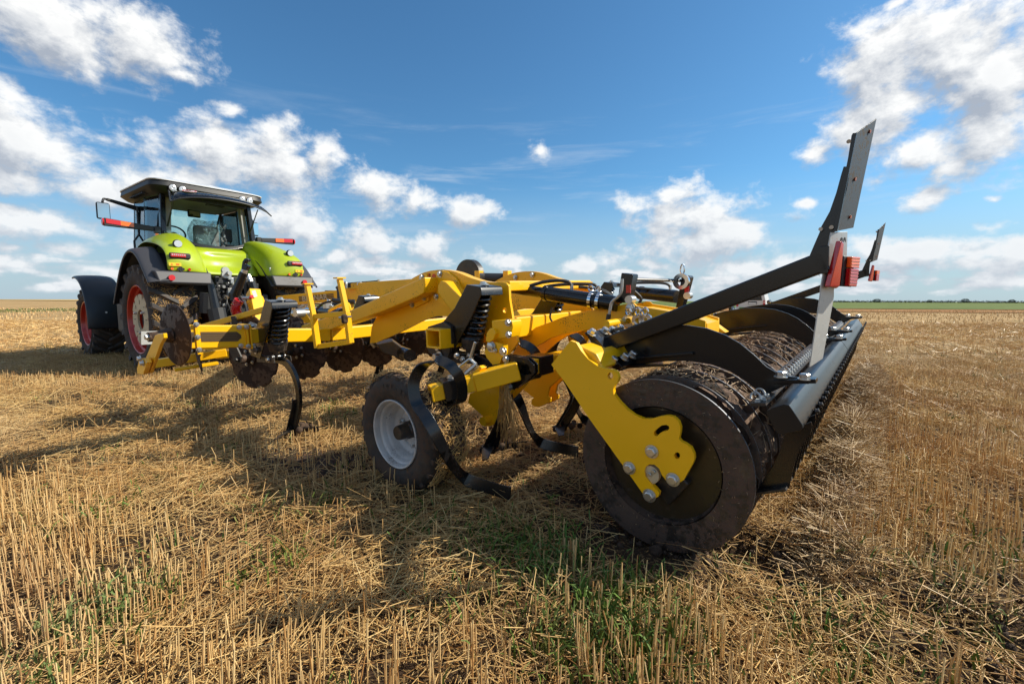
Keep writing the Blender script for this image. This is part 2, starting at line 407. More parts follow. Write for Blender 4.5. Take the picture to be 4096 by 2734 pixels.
def strawmat(name, c1, c2, c3):
    mt, t, b = newmat(name); at = t.new('ShaderNodeAttribute', attribute_name='tone').outputs['Fac']
    geo = t.new('ShaderNodeNewGeometry').outputs['Position']
    cc = t.mix(at, (*c1, 1), (*c2, 1)); cc = t.mix(t.ramp(t.math('FRACT', t.math('MULTIPLY', at, 7.31)), .68, .95), cc, (*c3, 1))
    cc = t.mix(t.math('MULTIPLY', t.ramp(t.noise(geo, 45, 3, .6), .5, .75), .35), cc, (*[x * .45 for x in c1], 1))
    big = t.ramp(t.noise(geo, 1.1, 4, .6), .38, .64)
    cc = t.mix(t.math('MULTIPLY', big, .38), cc, (*[x * y for x, y in zip(c3, (1.0, .85, .7))], 1))
    cc = t.mix(t.math('MULTIPLY', t.ramp(t.noise(geo, .45, 3, .5), .5, .7), .22), cc, (.70, .60, .42, 1))
    t.l.new(cc, b.inputs['Base Color']); b.inputs['Roughness'].default_value = .45; b.inputs['Specular IOR Level'].default_value = .35
    return mt
STALK = strawmat('stalk', (.62, .40, .165), (.78, .58, .29), (.42, .22, .075))
STRAW = strawmat('straw', (.60, .37, .13), (.78, .56, .25), (.34, .17, .05))
STRAWD = strawmat('dirty_straw', (.20, .12, .06), (.42, .28, .14), (.10, .06, .035))
STRAWM = strawmat('mixed_straw', (.46, .30, .13), (.68, .50, .27), (.20, .11, .05))
STRAWR = strawmat('roller_straw', (.34, .21, .11), (.60, .44, .25), (.14, .08, .05))
WEED = strawmat('weed_blade', (.045, .11, .015), (.10, .20, .025), (.17, .18, .04))
WEED.node_tree.nodes['Principled BSDF'].inputs['Roughness'].default_value = .65
# ================================================================== the cultivator
AZ, EL_ = R(39.5), R(2.25)
CW = Vector((math.sin(AZ) * math.cos(EL_), math.cos(AZ) * math.cos(EL_), math.sin(EL_))); CF = Vector((-math.cos(AZ), math.sin(AZ), 0))
FC = Frame((.7435, 2.2127, 0), CW, CF)
CU = empty('soil_cultivator'); CU.matrix_world = FC.mat()
thing(CU, 'yellow soil cultivator with black ring packer and spring tines behind the green tractor', 'cultivator')
c = FC.px
def cp(pts, **k): return [c(p, **k) for p in pts]
X_ = Vector((1, 0, 0))

# ---- packer roller: rings, drum, soil caught between them
RR = .434
def ring_mesh(outer=False):
    g = G(); t_ = .012
    if outer:
        g.cur = 0; g.lathe([(0, .300), (0, RR), (t_, RR), (t_, .300), (0, .300)], (0, 0, 0), X_, 96)
        g.lathe([(0.004, .300), (.045, .292), (.045, .286), (.0, .294)], (0, 0, 0), X_, 96)
    else:
        g.lathe([(0, .27), (.0, RR - .012), (.004, RR), (.010, RR), (.014, RR - .012), (.014, .27), (0, .27)], (0, 0, 0), X_, 84)
    for i, f in enumerate(g.f):
        if all(abs(math.hypot(g.v[j].y, g.v[j].z) - RR) < .0005 for j in f): g.m[i] = 1
    return g
ZC_ = .433
e0 = ring_mesh(True).build('end_ring', [RING, EDGE], CU, loc=(0, 0, ZC_)); e0['label'] = 'wide flat outer ring of the packer caked with soil'
e1 = e0.copy(); COL.objects.link(e1); e1.location = (5.29, 0, ZC_)
r0 = ring_mesh().build('packer_ring', [RING, EDGE], CU, loc=(.125, 0, ZC_))
NR = 11
ringw = [.125 + i * .214 for i in range(NR + 1)] + [2.78 + i * .214 for i in range(NR + 1)]
for w_ in ringw[1:]:
    o = r0.copy(); COL.objects.link(o); o.location = (w_, 0, ZC_)
for a_, b_ in ((.05, 2.56), (2.72, 5.25)):
    G().lathe([(0, .001), (0, .296), (b_ - a_, .296), (b_ - a_, .001)], (a_, 0, ZC_), X_, 64).build('packer_drum', RINGI, CU)
G().lathe([(-.006, .001), (-.006, .286), (-.002, .289), (0, .289), (0, .001)], (.049, 0, ZC_), X_, 72).build('end_disc', RINGI, CU, label='brown smooth inner disc set back inside the outer ring')
def soil_pack(a_, b_):
    g = G(); n = 150; k = int((b_ - a_) / .026)
    prof = [(a_ + (b_ - a_) * i / k, 1) for i in range(k + 1)]
    def fn(t_, th):
        p = Vector((t_ * 9, math.cos(th) * 3.4, math.sin(th) * 3.4))
        q = mnoise.fractal(p, .8, 2.1, 5) ; q2 = mnoise.noise(Vector((t_ * 2.1, math.cos(th) * 1.2, math.sin(th) * 1.2 + 5)))
        return min(RR - .008, .402 + .06 * q + .05 * q2)
    g.lathe(prof, (0, 0, ZC_), X_, n, fn=fn)
    return g.build('packed_soil', PACK, CU, sharp=180, kind='stuff')
soil_pack(.10, 2.50); soil_pack(2.78, 5.2)

# ---- side plate that carries the roller
W0 = -.062
outer = cp(Z6((128, 175), (165, 190), (195, 240), (240, 292), (300, 336), (350, 352), (398, 360), (420, 378), (430, 405), (424, 432), (405, 455), (395, 480), (400, 512), (430, 552), (480, 605), (530, 642), (585, 665), (640, 665), (690, 650), (735, 644), (775, 653), (805, 682), (818, 720), (815, 755), (808, 790), (822, 808), (850, 822), (882, 845), (902, 885), (905, 915), (895, 945), (838, 1048), (775, 1090), (748, 1078), (700, 1015), (683, 975), (655, 952), (622, 950), (600, 966), (592, 995), (600, 1030), (625, 1062), (685, 1128), (680, 1150), (632, 1183), (605, 1165), (470, 975), (360, 822), (240, 655), (100, 445), (8, 325)), x=W0)
h1 = cp(Z6((652, 768), (650, 750), (664, 732), (700, 706), (728, 702), (745, 710), (748, 725), (738, 738), (712, 742), (690, 754), (672, 774)), x=W0)
h2 = cp(Z6(*[(797 + 19 * math.cos(i * .7854), 895 + 22 * math.sin(i * .7854)) for i in range(8)]), x=W0)
h3 = cp(Z6(*[(378 + 18 * math.cos(i * .7854), 396 + 22 * math.sin(i * .7854)) for i in range(8)]), x=W0)
sp = G().prism(outer, (.026, 0, 0), [h1, h2, h3]).build('side_plate', YEL, CU)
for p in ((638, 870), (497, 972), (770, 1045), (623, 1145)):
    q = c(Z6(p)[0], x=W0 - .001); G().bolt(q, -X_, .0235, .022).build('bolt', STEEL, sp, bevel=.0015)
q = c(Z6((640, 1003))[0], x=-.02)
hub = G().lathe([(0, .001), (0, .047), (-.028, .047), (-.032, .040), (-.032, .001)], q, X_, 32).build('axle_hub', CREAM, sp, label='pale axle end with two small bolts')
for p in ((625, 1010), (652, 993)): G().bolt(c(Z6(p)[0], x=-.054), -X_, .010, .012, False).build('bolt', STEEL, sp)
G().box(q + Vector((.045, -.03, -.02)), (.06, .24, .17), Matrix.Rotation(R(35), 3, 'X')).build('bearing_block', BLKM, CU, bevel=.01)
# ---- roller frame: yellow cross tube, bolted black clamp plates
fp = cp(Z6((135, 180), (215, 215), (345, 320), (255, 420), (130, 300)), x=-.03)
for a_, b_ in ((-.034, 2.58), (2.72, 5.3)):
    G().prism([Vector((a_, p[1], p[2])) for p in ((0, .45, 1.015), (0, .335, .975), (0, .29, .90), (0, .40, .84), (0, .50, .905))], (b_ - a_, 0, 0)).build('roller_frame_tube', YELM, CU, bevel=.012)

# ---- curved black arms from the frame to the rear beam
arm_top = [(.395, 1.035), (.30, 1.068), (.2, 1.092), (.08, 1.108), (-.02, 1.110), (-.12, 1.098), (-.21, 1.068), (-.28, 1.03), (-.345, .978), (-.40, .925), (-.45, .897), (-.50, .888), (-.575, .886)]
arm_bot = [(-.575, .862), (-.50, .855), (-.42, .80), (-.37, .80), (-.31, .845), (-.24, .885), (-.15, .912), (-.05, .92), (.08, .91), (.2, .885), (.34, .85)]
def make_arm():
    root = empty('packer_arm', CU)
    G().prism([Vector((0, f, z)) for f, z in arm_top + arm_bot], (.014, 0, 0)).build('arm_plate', BLK, root, bevel=.002)
    G().prism([Vector((-.05, f, z)) for f, z in ((.36, .86), (.05, .905), (.05, .893), (.36, .846))], (.11, 0, 0)).build('flange', BLK, root, bevel=.002)
    G().beam((-.012, .30, .905), (-.012, -.06, .965), .022, .016).build('rib', BLK, root, bevel=.004)
    G().prism([Vector((-.055, f, z)) for f, z in ((.37, 1.085), (.395, 1.07), (.345, .835), (.318, .842))], (.115, 0, 0)).build('clamp_plate', BLK, root, bevel=.004)
    G().box((.0, -.52, .872), (.07, .17, .02), Matrix.Rotation(R(-8), 3, 'X')).build('foot_plate', BLK, root, bevel=.003)
    for f in (-.465, -.56):
        for w_ in (-.022,): G().bolt((w_, f, .885), (0, 0, 1), .020, .028).build('bolt', STEEL, root)
    for z, f in ((1.05, .385), (.88, .35)):
        for w_ in (-.036, .04): G().bolt((w_, f - .012, z), (0, -1, .25), .014, .026).build('bolt', STEEL, root)
    return root
arm0 = make_arm(); arm0.location = (.30, 0, 0)
for w_ in (2.12, 2.80, 4.62): copy_tree(arm0, CU, (w_, 0, 0))

# ---- rear beam with scraper blades and shackles
sec = [(-.451, .771), (-.470, .788), (-.515, .812), (-.536, .812), (-.545, .800), (-.588, .735), (-.590, .720), (-.578, .708), (-.520, .680), (-.500, .680), (-.490, .690), (-.455, .755)]
for a_, b_ in ((.05, 2.655), (2.675, 5.28)):
    G().prism([Vector((a_, f, z)) for f, z in sec], (b_ - a_, 0, 0)).build('rear_beam', BLKB, CU, bevel=.003)
bl = cp(Z8((372, 1000), (400, 975), (540, 918), (546, 945), (538, 985), (510, 1020), (482, 1060), (452, 1130), (425, 1225), (405, 1325), (400, 1338), (330, 1345), (222, 1350), (208, 1338), (250, 1265), (300, 1195), (345, 1095)), x=.12)
def make_blade():
    root = empty('scraper_blade', CU)
    G().prism([p - X_ * .12 for p in bl], (.008, 0, 0)).build('blade', BLK, root, bevel=.001, seg=1)
    a_ = c(Z8((205, 1350))[0], x=.12) - X_ * .12; b_ = c(Z8((410, 1328))[0], x=.12) - X_ * .12
    G().beam(a_ - Vector((.02, 0, 0)), b_ - Vector((.02, -.01, 0)), .045, .012).build('foot', BLKM, root, bevel=.002)
    m_ = c(Z8((565, 860))[0], x=.12) - X_ * .12
    G().bolt(m_ + Vector((.02, 0, 0)), (0, -.8, .3), .009, .014).build('bolt', BLKM, root)
    return root
b0 = make_blade(); b0.location = (.12, 0, 0)
for i in range(1, 39):
    w_ = .12 + i * .132
    if w_ < 5.25: copy_tree(b0, CU, (w_, 0, 0))
g = G()
g.prism([Vector((0, f, z)) for f, z in ((-.385, .795), (-.445, .805), (-.448, .793), (-.388, .783))], (2.6, 0, 0))
g.build('ledge', BLKM, CU, loc=(.06, 0, 0)); o = g.build('ledge', BLKM, CU, loc=(2.68, 0, 0))
def shackle():
    g = G(); pts = [Vector((0, -.40 + .024 * math.cos(a), .818 + .020 * math.sin(a))) for a in np.linspace(-.6, math.pi + .6, 9)]
    g.tube([p + Vector((.018 * math.sin(i * .7), 0, 0)) for i, p in enumerate(pts)], .005, 6)
    g.bolt((.02, -.425, .803), (0, -.1, 1), .009, .014); g.box((.0, -.41, .80), (.04, .022, .016))
    return g
s0 = shackle().build('shackle', ALU, CU, loc=(.1, 0, 0))
for i in range(1, 62):
    w_ = .1 + i * .083
    if all(abs(w_ - q) > .08 for q in (.30, 2.12, 2.80, 4.62)):
        o = s0.copy(); COL.objects.link(o); o.location = (w_, 0, 0)

# ---- warning board arms with lights
def warning_arm(dw, far=False):
    root = empty('warning_board_arm', CU); D = Vector((dw, 0, 0))
    w0 = .235
    a_ = c(V((1392, 790))[0], x=w0); b_ = c(V((1897, 597))[0], x=w0)
    G().beam(a_ + D, b_ + D, .07, .088, b1=.088).build('arm_tube', BLK, root, bevel=.008)
    pts = cp(Z7((602, 697), (622, 650), (648, 590), (650, 575), (692, 500), (722, 415), (745, 330), (755, 298), (768, 298), (764, 330), (790, 160), (795, 150), (805, 152), (803, 175), (786, 300), (770, 400), (745, 490), (722, 585), (700, 600), (690, 700), (640, 780), (648, 790), (625, 735)), x=w0 - .01)
    G().prism([p + D for p in pts], (.012, 0, 0)).build('gusset', BLK, root, bevel=.002)
    q = c(Z7((700, 640))[0], x=w0)
    G().prism([p + D for p in cp(Z7((600, 700), (650, 655), (690, 650), (685, 775), (650, 780), (630, 760)), x=w0 - .035)], (.07, 0, 0)).build('end_bracket', BLK, root, bevel=.004)
    for p in ((700, 570), (778, 186), (652, 578)): G().cyl(c(Z7(p)[0], x=w0 - .03) + D, c(Z7(p)[0], x=w0 + .03) + D, .008).build('bolt', STEEL, root)
    L = lambda p, w_: c(Z7(p)[0], x=w_) + D
    # upper board: its back, dark grey
    bA, bB, bC, bD = L((806, 152), .215), L((903, 84), .42), L((799, 572), .42), L((720, 588), .215)
    nrm = (bB - bA).cross(bD - bA).normalized() * .004
    bb = G().hull8([bA, bB, bC, bD], [p + nrm for p in (bA, bB, bC, bD)]).build('warning_board', BOARD, root, bevel=.001, label='dark warning board tilted on edge')
    for s_, t_ in ((.72, .08), (.45, .5), (.62, .88)):
        p = bA.lerp(bB, s_).lerp(bD.lerp(bC, s_), t_); nn = nrm.normalized()
        for sg in (1, -1): G().cyl(p - nn * .004 * sg, p + nn * .006 * sg, .007).build('rivet', RIVET, bb)
    G().beam(L((806, 152), .212), L((720, 588), .212), .012, .03).build('board_edge', BLK, root)
    # white number plate holder hanging towards the beam
    pa = [L(p, .215) for p in ((700, 592), (654, 838), (652, 872), (604, 1196))]; pb = [L(p, .335) for p in ((773, 590), (712, 850), (712, 880), (662, 1158))]
    nrm2 = (pb[0] - pa[0]).cross(pa[3] - pa[0]).normalized() * .005
    fr_ = [pa[0], pb[0], L((770, 700), .335), pb[1], pb[2], pb[3], pa[3], pa[2], pa[1]]
    if not far: G().prism(fr_, nrm2).build('white_plate', ALUW, root, bevel=.001)
    # round speed sign behind the lamp, with the figures 20
    cc = L((768, 648), .36) - nrm2.normalized() * .02
    n3 = nrm2.normalized()
    if not far:
        cd = (FC.loc(EYE) - cc).dot(n3); sg_ = 1 if cd > 0 else -1; rx = (pb[0] - pa[0]).normalized(); ux = (n3 * sg_).cross(rx).normalized(); Mx = Matrix.Identity(4); og = L((748, 652), .305) + n3 * (sg_ * .0015 + (0 if (pa[0] + nrm2 - pa[0]).dot(n3) * sg_ < 0 else .005 * sg_))
        if ux.z < 0: rx = -rx; ux = -ux
        for i in range(3): Mx[i][0] = rx[i] * .55; Mx[i][1] = ux[i]; Mx[i][2] = (n3 * sg_)[i]; Mx[i][3] = og[i]
        text_mesh('sign_figures', '20', .085, BLKD, root, Mx, True, .001)
    # reflector triangle and lamp
    tri = [L((714, 630), .225), L((724, 640), .25), L((706, 832), .285), L((692, 842), .285), L((662, 835), .22)]
    n4 = nrm2.normalized() * (-.022 if nrm2.dot(FC.loc(EYE) - cc) < 0 else .022)
    G().prism([p + n4 * .25 for p in tri], n4).build('reflector', RED, root, bevel=.004)
    la, lb, lc, ld = L((716, 697), .30), L((768, 700), .40), L((752, 835), .40), L((705, 832), .30)
    hs = G().hull8([la, lb, lc, ld], [p + n4 * 1.6 for p in (la, lb, lc, ld)]).build('tail_lamp', BLKD, root, bevel=.004)
    up_, dn_ = la.lerp(ld, .0), ld
    def face(s0_, s1_, t0, t1, m_):
        f = lambda s_, t_: la.lerp(lb, s_).lerp(ld.lerp(lc, s_), t_) + n4 * 1.6
        P_ = [f(s0_, t0), f(s1_, t0), f(s1_, t1), f(s0_, t1)]
        G().hull8(P_, [p + n4 * .9 for p in P_]).build('lens', m_, hs, bevel=.004)
    face(.25, 1.0, .02, .38, ORG_); face(.25, 1.0, .40, .98, RED)
    for k in range(9):
        t_ = .06 + k * .10; f = lambda s_: la.lerp(lb, s_).lerp(ld.lerp(lc, s_), t_) + n4 * 2.5
        G().tube([f(.28), f(.97)], .0022, 5).build('lens_rib', ORG_ if k < 3 else RED, hs)
    return root
warning_arm(0); warning_arm(4.72, True)

# ---- spring tine: bracket, coil spring, cup, curved shank, share (built once, at its own origin = top of the spring)
O1 = c(Z2((1385, 372))[0], x=-.40)
def tp(Zf, pts, dx=0): return [p - O1 + X_ * dx for p in cp(Zf(*pts), x=-.40)]
def make_tine():
    root = empty('spring_tine', CU)
    pl = [Vector((0, f, z)) for f, z in ((.035, .036), (-.09, .02), (-.10, -.02), (.0, -.18), (.235, -.475), (.43, -.46), (.44, -.27), (.28, -.215), (.16, -.12))]
    pr_ = [Vector((0, f, z)) for f, z in ((.035, .036), (-.03, .03), (-.01, .0), (.043, -.11), (.095, -.19), (.26, -.42), (.43, -.46), (.44, -.27), (.28, -.215), (.16, -.12))]
    G().prism([p + X_ * -.104 for p in pl], (.010, 0, 0)).build('bracket_side', BLK, root, bevel=.003)
    G().prism([p + X_ * .094 for p in pr_], (.010, 0, 0)).build('bracket_side', BLK, root, bevel=.003)
    G().prism([Vector((-.094, f, z)) for f, z in ((.03, .030), (.155, -.125), (.275, -.22), (.268, -.228), (.148, -.132), (.02, .02))], (.188, 0, 0)).build('bracket_back', BLK, root, bevel=.002)
    G().prism([Vector((-.106, f, z)) for f, z in ((.036, .040), (-.088, .024), (-.100, .010), (-.105, -.035), (-.096, -.035), (-.088, .006), (.03, .022))], (.212, 0, 0)).build('top_plate', BLK, root, bevel=.004)
    G().lathe([(0, .001), (0, .042), (.006, .042), (.006, .026), (.014, .026), (.014, .001)], (0, -.02, .030), (0, .12, 1), 24).bolt((0, -.022, .042), (0, .12, 1), .019, .016).build('top_bolt', STEEL, root)
    s1 = tp(Z2, [(1368, 728)])[0]
    G().coil((0, -.0, -.012), s1, .070, .0122, 8.6).build('coil_spring', BLK, root)
    G().lathe([(0, .001), (0, .076), (.012, .082), (.03, .082), (.055, .074), (.09, .066), (.10, .001)], s1 + Vector((0, 0, .028)), (0, .06, -1), 28).build('spring_cup', BLKM, root)
    s2 = tp(Z2, [(1384, 838)])[0]
    g = G()
    for w_ in (-.035, .023): g.prism([s1 + Vector((w_, -.05, -.03)), s1 + Vector((w_, .05, -.03)), s2 + Vector((w_, .03, -.015)), s2 + Vector((w_, -.03, -.015))], (.012, 0, 0))
    g.build('clevis', BLKM, root, bevel=.004)
    G().cyl(s2 + X_ * -.055, s2 + X_ * .05, .014).bolt(s2 + X_ * -.05, -X_, .014, .014).build('pivot_pin', STEEL, root)
    for w_ in (-.075, .065): G().prism([Vector((w_, f, z)) for f, z in ((.37, -.44), (.38, -.52), (.02, -.50), (.03, -.455), (.2, -.45))], (.010, 0, 0)).build('base_plate', BLKM, root, bevel=.003)
    G().bolt((-.106, .31, -.40), -X_, .026, .045).bolt((-.078, .12, -.475), -X_, .016, .02).build('bolt', STEEL, root)
    sh = tp(Z2, [(1270, 868), (1345, 862), (1420, 880), (1478, 930), (1520, 1010), (1548, 1100), (1560, 1200), (1558, 1290), (1540, 1380), (1520, 1460), (1505, 1530)])
    sh = catmull(sh, 3)
    G().strip(sh, X_, .032, .066, .026).build('shank', BLK, root, bevel=.004)
    e = sh[-1]
    g = G()  # share with two swept wings and an upright mouldboard
    pn = sh[-12:]
    g.strip([p + Vector((0, .052, 0)) for p in pn] , X_, .07, .012, .085)
    g.hull8([e + Vector((x, .09, z)) for x, z in ((-.012, .02), (.012, .02), (.012, .005), (-.012, .005))], [e + Vector((x, -.02, z)) for x, z in ((-.04, .07), (.04, .07), (.04, .045), (-.04, .045))])
    g.build('share', BLKM, root, bevel=.002)
    for s_ in (-1, 1):
        g = G(); g.hull8([e + Vector((s_ * .02, .07, .03)), e + Vector((s_ * .02, -.05, .055)), e + Vector((s_ * .02, -.05, .045)), e + Vector((s_ * .02, .07, .02))], [e + Vector((s_ * .21, -.11, .03)), e + Vector((s_ * .21, -.16, .045)), e + Vector((s_ * .21, -.16, .037)), e + Vector((s_ * .21, -.11, .022))])
        g.build('share_wing', BLKM, root)
    g = G(); rr = random.Random(3)
    for i in range(9):
        p = e + Vector((rr.uniform(-.06, .2) , rr.uniform(-.09, .05), rr.uniform(0, .05))); k = rr.uniform(.02, .042)
        g.lathe([(-k, .001), (-k * .7, k * .7), (0, k), (k * .7, k * .7), (k, .001)], p, (rr.random(), rr.random(), 1), 9, fn=lambda t_, th: 1 + .35 * mnoise.noise(Vector((t_ * 60, th * 2, i))))
    g.build('mud_lump', SOIL, root, sharp=80)
    return root
t1 = make_tine(); t1.location = O1
O2 = c(Z3((1515, 335))[0], x=.14)
copy_tree(t1, CU, O2)
O3 = c(Z5((45, 395))[0], x=1.02); copy_tree(t1, CU, O3)
O4 = c(ZC((1210, 640))[0], depth=5.7); copy_tree(t1, CU, O4)
O5 = c(Z3((1100, 480))[0], depth=6.7); copy_tree(t1, CU, O5)
O6 = c(Z5((500, 290))[0], depth=6.2); copy_tree(t1, CU, O6)

# ---- front cross bar (square tube) with its striped end cover
f_ = 3.43
G().beam((-1.05, f_, 1.0), (.16, f_, .90), .125, .125).build('front_bar', YEL, CU, bevel=.012)
G().beam((.17, f_, .90), (2.75, f_, .90), .125, .125).build('front_bar', YELM, CU, bevel=.012)
G().beam((2.80, f_, .925), (6.2, f_, .925), .125, .125).build('front_bar', YELM, CU, bevel=.012)
co = G().beam((-1.10, f_ - .01, 1.005), (-.60, f_ - .01, .962), .15, .185).build('bar_cover', YEL, CU, bevel=.01)
G().box((-.605, f_ - .01, .960), (.018, .19, .21)).build('end_flange', YEL, CU, bevel=.004)
G().box((-.578, f_ - .01, .958), (.014, .19, .21)).build('end_flange', YEL, CU, bevel=.004)
G().box((-.965, f_ - .090, .99), (.022, .010, .27)).build('cover_strap', YEL, CU, bevel=.002)
cz = lambda w_: 1.005 - (w_ + 1.10) * .086
fy = f_ - .0855
for a_, b_ in ((-1.09, -.985), (-.94, -.68)):
    P_ = [Vector((w_, fy, cz(w_) + h_)) for w_, h_ in ((a_, .040), (b_, .040), (b_ + (.03 if b_ > -.8 else 0), .012), (b_ + (.03 if b_ > -.8 else 0), -.012), (b_, -.040), (a_, -.040))]
    G().prism(P_, (0, -.0012, 0)).build('stripe_decal', STRIPE, co)
    for k in range(4):
        h_ = -.030 + k * .0185; G().prism([Vector((w_, fy - .0015, cz(w_) + h_ + e_)) for w_, e_ in ((a_, 0), (b_, 0), (b_, .004), (a_, .004))], (0, -.0008, 0)).build('stripe', STRIPE2, co)
for w_, h_ in ((-.965, .10), (-.965, 0), (-.965, -.10), (-.66, .078), (-.66, -.078)): G().bolt((w_, fy - (.012 if w_ < -.9 else .002), cz(w_) + h_), (0, -1, 0), .014, .016).build('bolt', STEEL, co)
for h_ in (.082, -.082): G().bolt((-.61, f_ - .106, cz(-.6) + h_), (0, -1, 0), .014, .016).bolt((-.570, f_ - .07, cz(-.6) + h_), (1, 0, 0), .016, .03).build('bolt', STEEL, co)

# ---- discs
def notched(nt=9, Rd=.315, depth=.045):
    g = G(); n = (nt or 6) * 14; rings = []
    for k, q in enumerate((0.0, .3, .55, .8, .93, 1.0)):
        row = []
        for i in range(n):
            th = 2 * math.pi * i / n; ph = (i % 14) / 14
            cut = max(0, 1 - ((ph - .5) / .15) ** 2) ** .5 * .12 if nt and q > .9 else 0
            if q == .93: cut = 0
            r_ = Rd * (q if q < .93 else (q - cut)) if nt else Rd * q
            r_ = max(r_, .002)
            row.append(Vector((depth * (r_ / Rd) ** 2, r_ * math.cos(th), r_ * math.sin(th))))
        rings.append(row)
    vs = [p for r_ in rings for p in r_]
    return g.add(vs, [(j * n + i, j * n + (i + 1) % n, (j + 1) * n + (i + 1) % n, (j + 1) * n + i) for j in range(5) for i in range(n)])
def make_disc(hubarm=True):
    root = empty('notched_disc', CU)
    d = notched().build('disc_blade', [DISC], root, thick=.006, sharp=30)
    g = G(); g.lathe([(-.012, .001), (-.012, .085), (.0, .085), (.012, .06), (.02, .001)], (-.004, 0, 0), X_, 24)
    g.lathe([(0, .001), (0, .045), (-.11, .042), (-.12, .03), (-.12, .001)], (-.01, 0, 0), X_, 20); g.build('hub', DISC, root)
    for i in range(5):
        a_ = i * 1.2566; G().bolt((-.017, .066 * math.cos(a_), .066 * math.sin(a_)), -X_, .011, .014).build('bolt', STEEL, root)
    G().prism([Vector((-.13, y, z)) for y, z in ((-.035, -.03), (.03, -.04), (.06, .0), (.16, .26), (.08, .28), (-.045, .03))], (.018, 0, 0)).bolt((-.13, 0, 0), -X_, .02, .03).build('hub_arm', BLKM, root, bevel=.003)
    return root
d0 = make_disc(); d0.rotation_euler = (0, 0, R(21)); first = c(V((572, 820))[0], y=3.95); d0.location = first
dpos = [(.50, 3.97), (.96, 3.99), (1.42, 4.0), (1.88, 4.0), (2.34, 4.0), (3.1, 4), (3.56, 4), (4.02, 4), (4.48, 4), (4.94, 4)]
for i, (dw, fy) in enumerate(dpos):
    o = copy_tree(d0, CU, (first.x + dw - .06 * 0, fy, first.z)); o.rotation_euler = (.3 * i, 0, R(21))
for i, u_ in enumerate((563, 668, 752, 1010)):      # the row in front, turned the other way
    o = copy_tree(d0, CU, c(V((u_, 768))[0], y=4.7)); o.rotation_euler = (.5 * i + .2, 0, R(26)); o.scale = (.75, .75, .75)
# disc turned edge on near the bar end
o = copy_tree(d0, CU, c(V((446, 790))[0], depth=4.6)); o.rotation_euler = (.4, 0, R(-16))
G().beam(c(V((328, 838))[0], depth=4.55), c(V((520, 808))[0], depth=4.95), .075, .085).build('disc_bar', YELM, CU, bevel=.008)
G().beam(Vector((-.35, 4.2, .72)), Vector((2.5, 4.2, .72)), .09, .09).build('disc_bar', YELM, CU, bevel=.008)
G().beam(c(V((400, 848))[0], depth=4.5), c(V((500, 832))[0], depth=4.75), .07, .03).build('disc_bar', YEL, CU, bevel=.005)
# side disc on its arm
sd = empty('side_disc', CU, c(V((396, 768))[0], x=-1.16)); sd.rotation_euler = (0, 0, R(9))
notched(0, .228, .02).build('disc_blade', DISC, sd, thick=.006)
G().lathe([(-.015, .001), (-.015, .055), (-.10, .035), (-.15, .034), (-.15, .001)], (0, 0, 0), X_, 24).build('hub', DISC, sd)
G().bolt((-.15, 0, 0), -X_, .018, .02).build('bolt', STEEL, sd)
G().prism(cp(Z0((650, 1262), (672, 1250), (712, 1248), (716, 1285), (690, 1330), (612, 1552), (585, 1556), (548, 1520), (560, 1480)), x=-1.32), (.022, 0, 0)).build('disc_arm', YEL, CU, bevel=.004)
G().prism(cp(Z0((530, 1440), (575, 1440), (590, 1470), (560, 1562), (515, 1556), (512, 1515)), x=-1.36), (.03, 0, 0)).build('arm_clamp', YEL, CU, bevel=.004)
for p in ((540, 1440), (560, 1475)): G().bolt(c(Z0(p)[0], x=-1.365), -X_, .016, .02).build('bolt', STEEL, CU)
G().beam(c(Z0((636, 1230))[0], depth=5.6), c(Z0((636, 1330))[0], depth=5.6), .006, .26, up=(1, .3, 0)).build('blank_plate', ALUW, CU, label='blank pale plate beside the tractor wheel')

# ---- wing frame plates (arched) with box arms
arch = Z3((585, 778), (600, 640), (700, 440), (800, 350), (870, 290), (910, 258), (950, 230), (995, 206), (1040, 186), (1095, 172), (1150, 165), (1200, 164), (1250, 170), (1300, 182), (1350, 200), (1400, 222), (1450, 240), (1505, 257), (1560, 266), (1620, 270), (1690, 268), (1725, 275), (1745, 300), (1752, 420), (1775, 560), (1800, 680), (1822, 770), (1790, 815), (1740, 872), (1720, 930), (1660, 955), (1600, 950), (1560, 900), (1545, 820), (1560, 740), (1500, 620), (1400, 560), (1250, 555), (1150, 550), (1080, 568), (1000, 602), (900, 655), (780, 712), (640, 772))
holes = []
for (hx, hy, hr) in ((1715, 503, 22), (1640, 475, 7)): holes.append(cp(Z3(*[(hx + hr * .85 * math.cos(i * .628), hy + hr * math.sin(i * .628)) for i in range(10)]), x=.30))
A = cp(arch, x=.30)
ap = G().prism(A, (.022, 0, 0), holes).build('arch_plate', YELM, CU)
for k in (1.12,): G().prism([p + X_ * k for p in A], (.022, 0, 0)).build('arch_plate', YELM, CU, bevel=.003)
G().strip([A[i] + Vector((.04, 0, -.006)) for i in range(3, 22)], X_, .07, .012).build('arch_top', YEL, CU)
G().strip([A[i] + Vector((1.16, 0, -.006)) for i in range(3, 22)], X_, .07, .012).build('arch_top', YEL, CU)
q0 = c(Z3((1745, 300))[0], x=.32); G().beam(q0 + Vector((0, .05, .0)), q0 + Vector((1.12, .05, 0)), .12, .07).build('cross_tube', YEL, CU, bevel=.008)
q0 = c(Z3((1700, 660))[0], x=.32); G().beam(q0 + Vector((0, .05, .0)), q0 + Vector((1.12, .05, 0)), .15, .15).build('cross_tube', YELM, CU, bevel=.01)
for p in ((1802, 228), (1942, 205)): G().bolt(c(Z3(p)[0], x=1.41), -X_, .0175, .02).build('bolt', STEEL, CU)
bx = cp(Z3((-60, 655), (100, 600), (265, 548), (430, 500), (700, 375), (1000, 240), (1040, 225), (1045, 300), (1035, 360), (980, 392), (700, 508), (440, 605), (320, 640), (200, 690), (40, 752), (-60, 775)), x=.155)
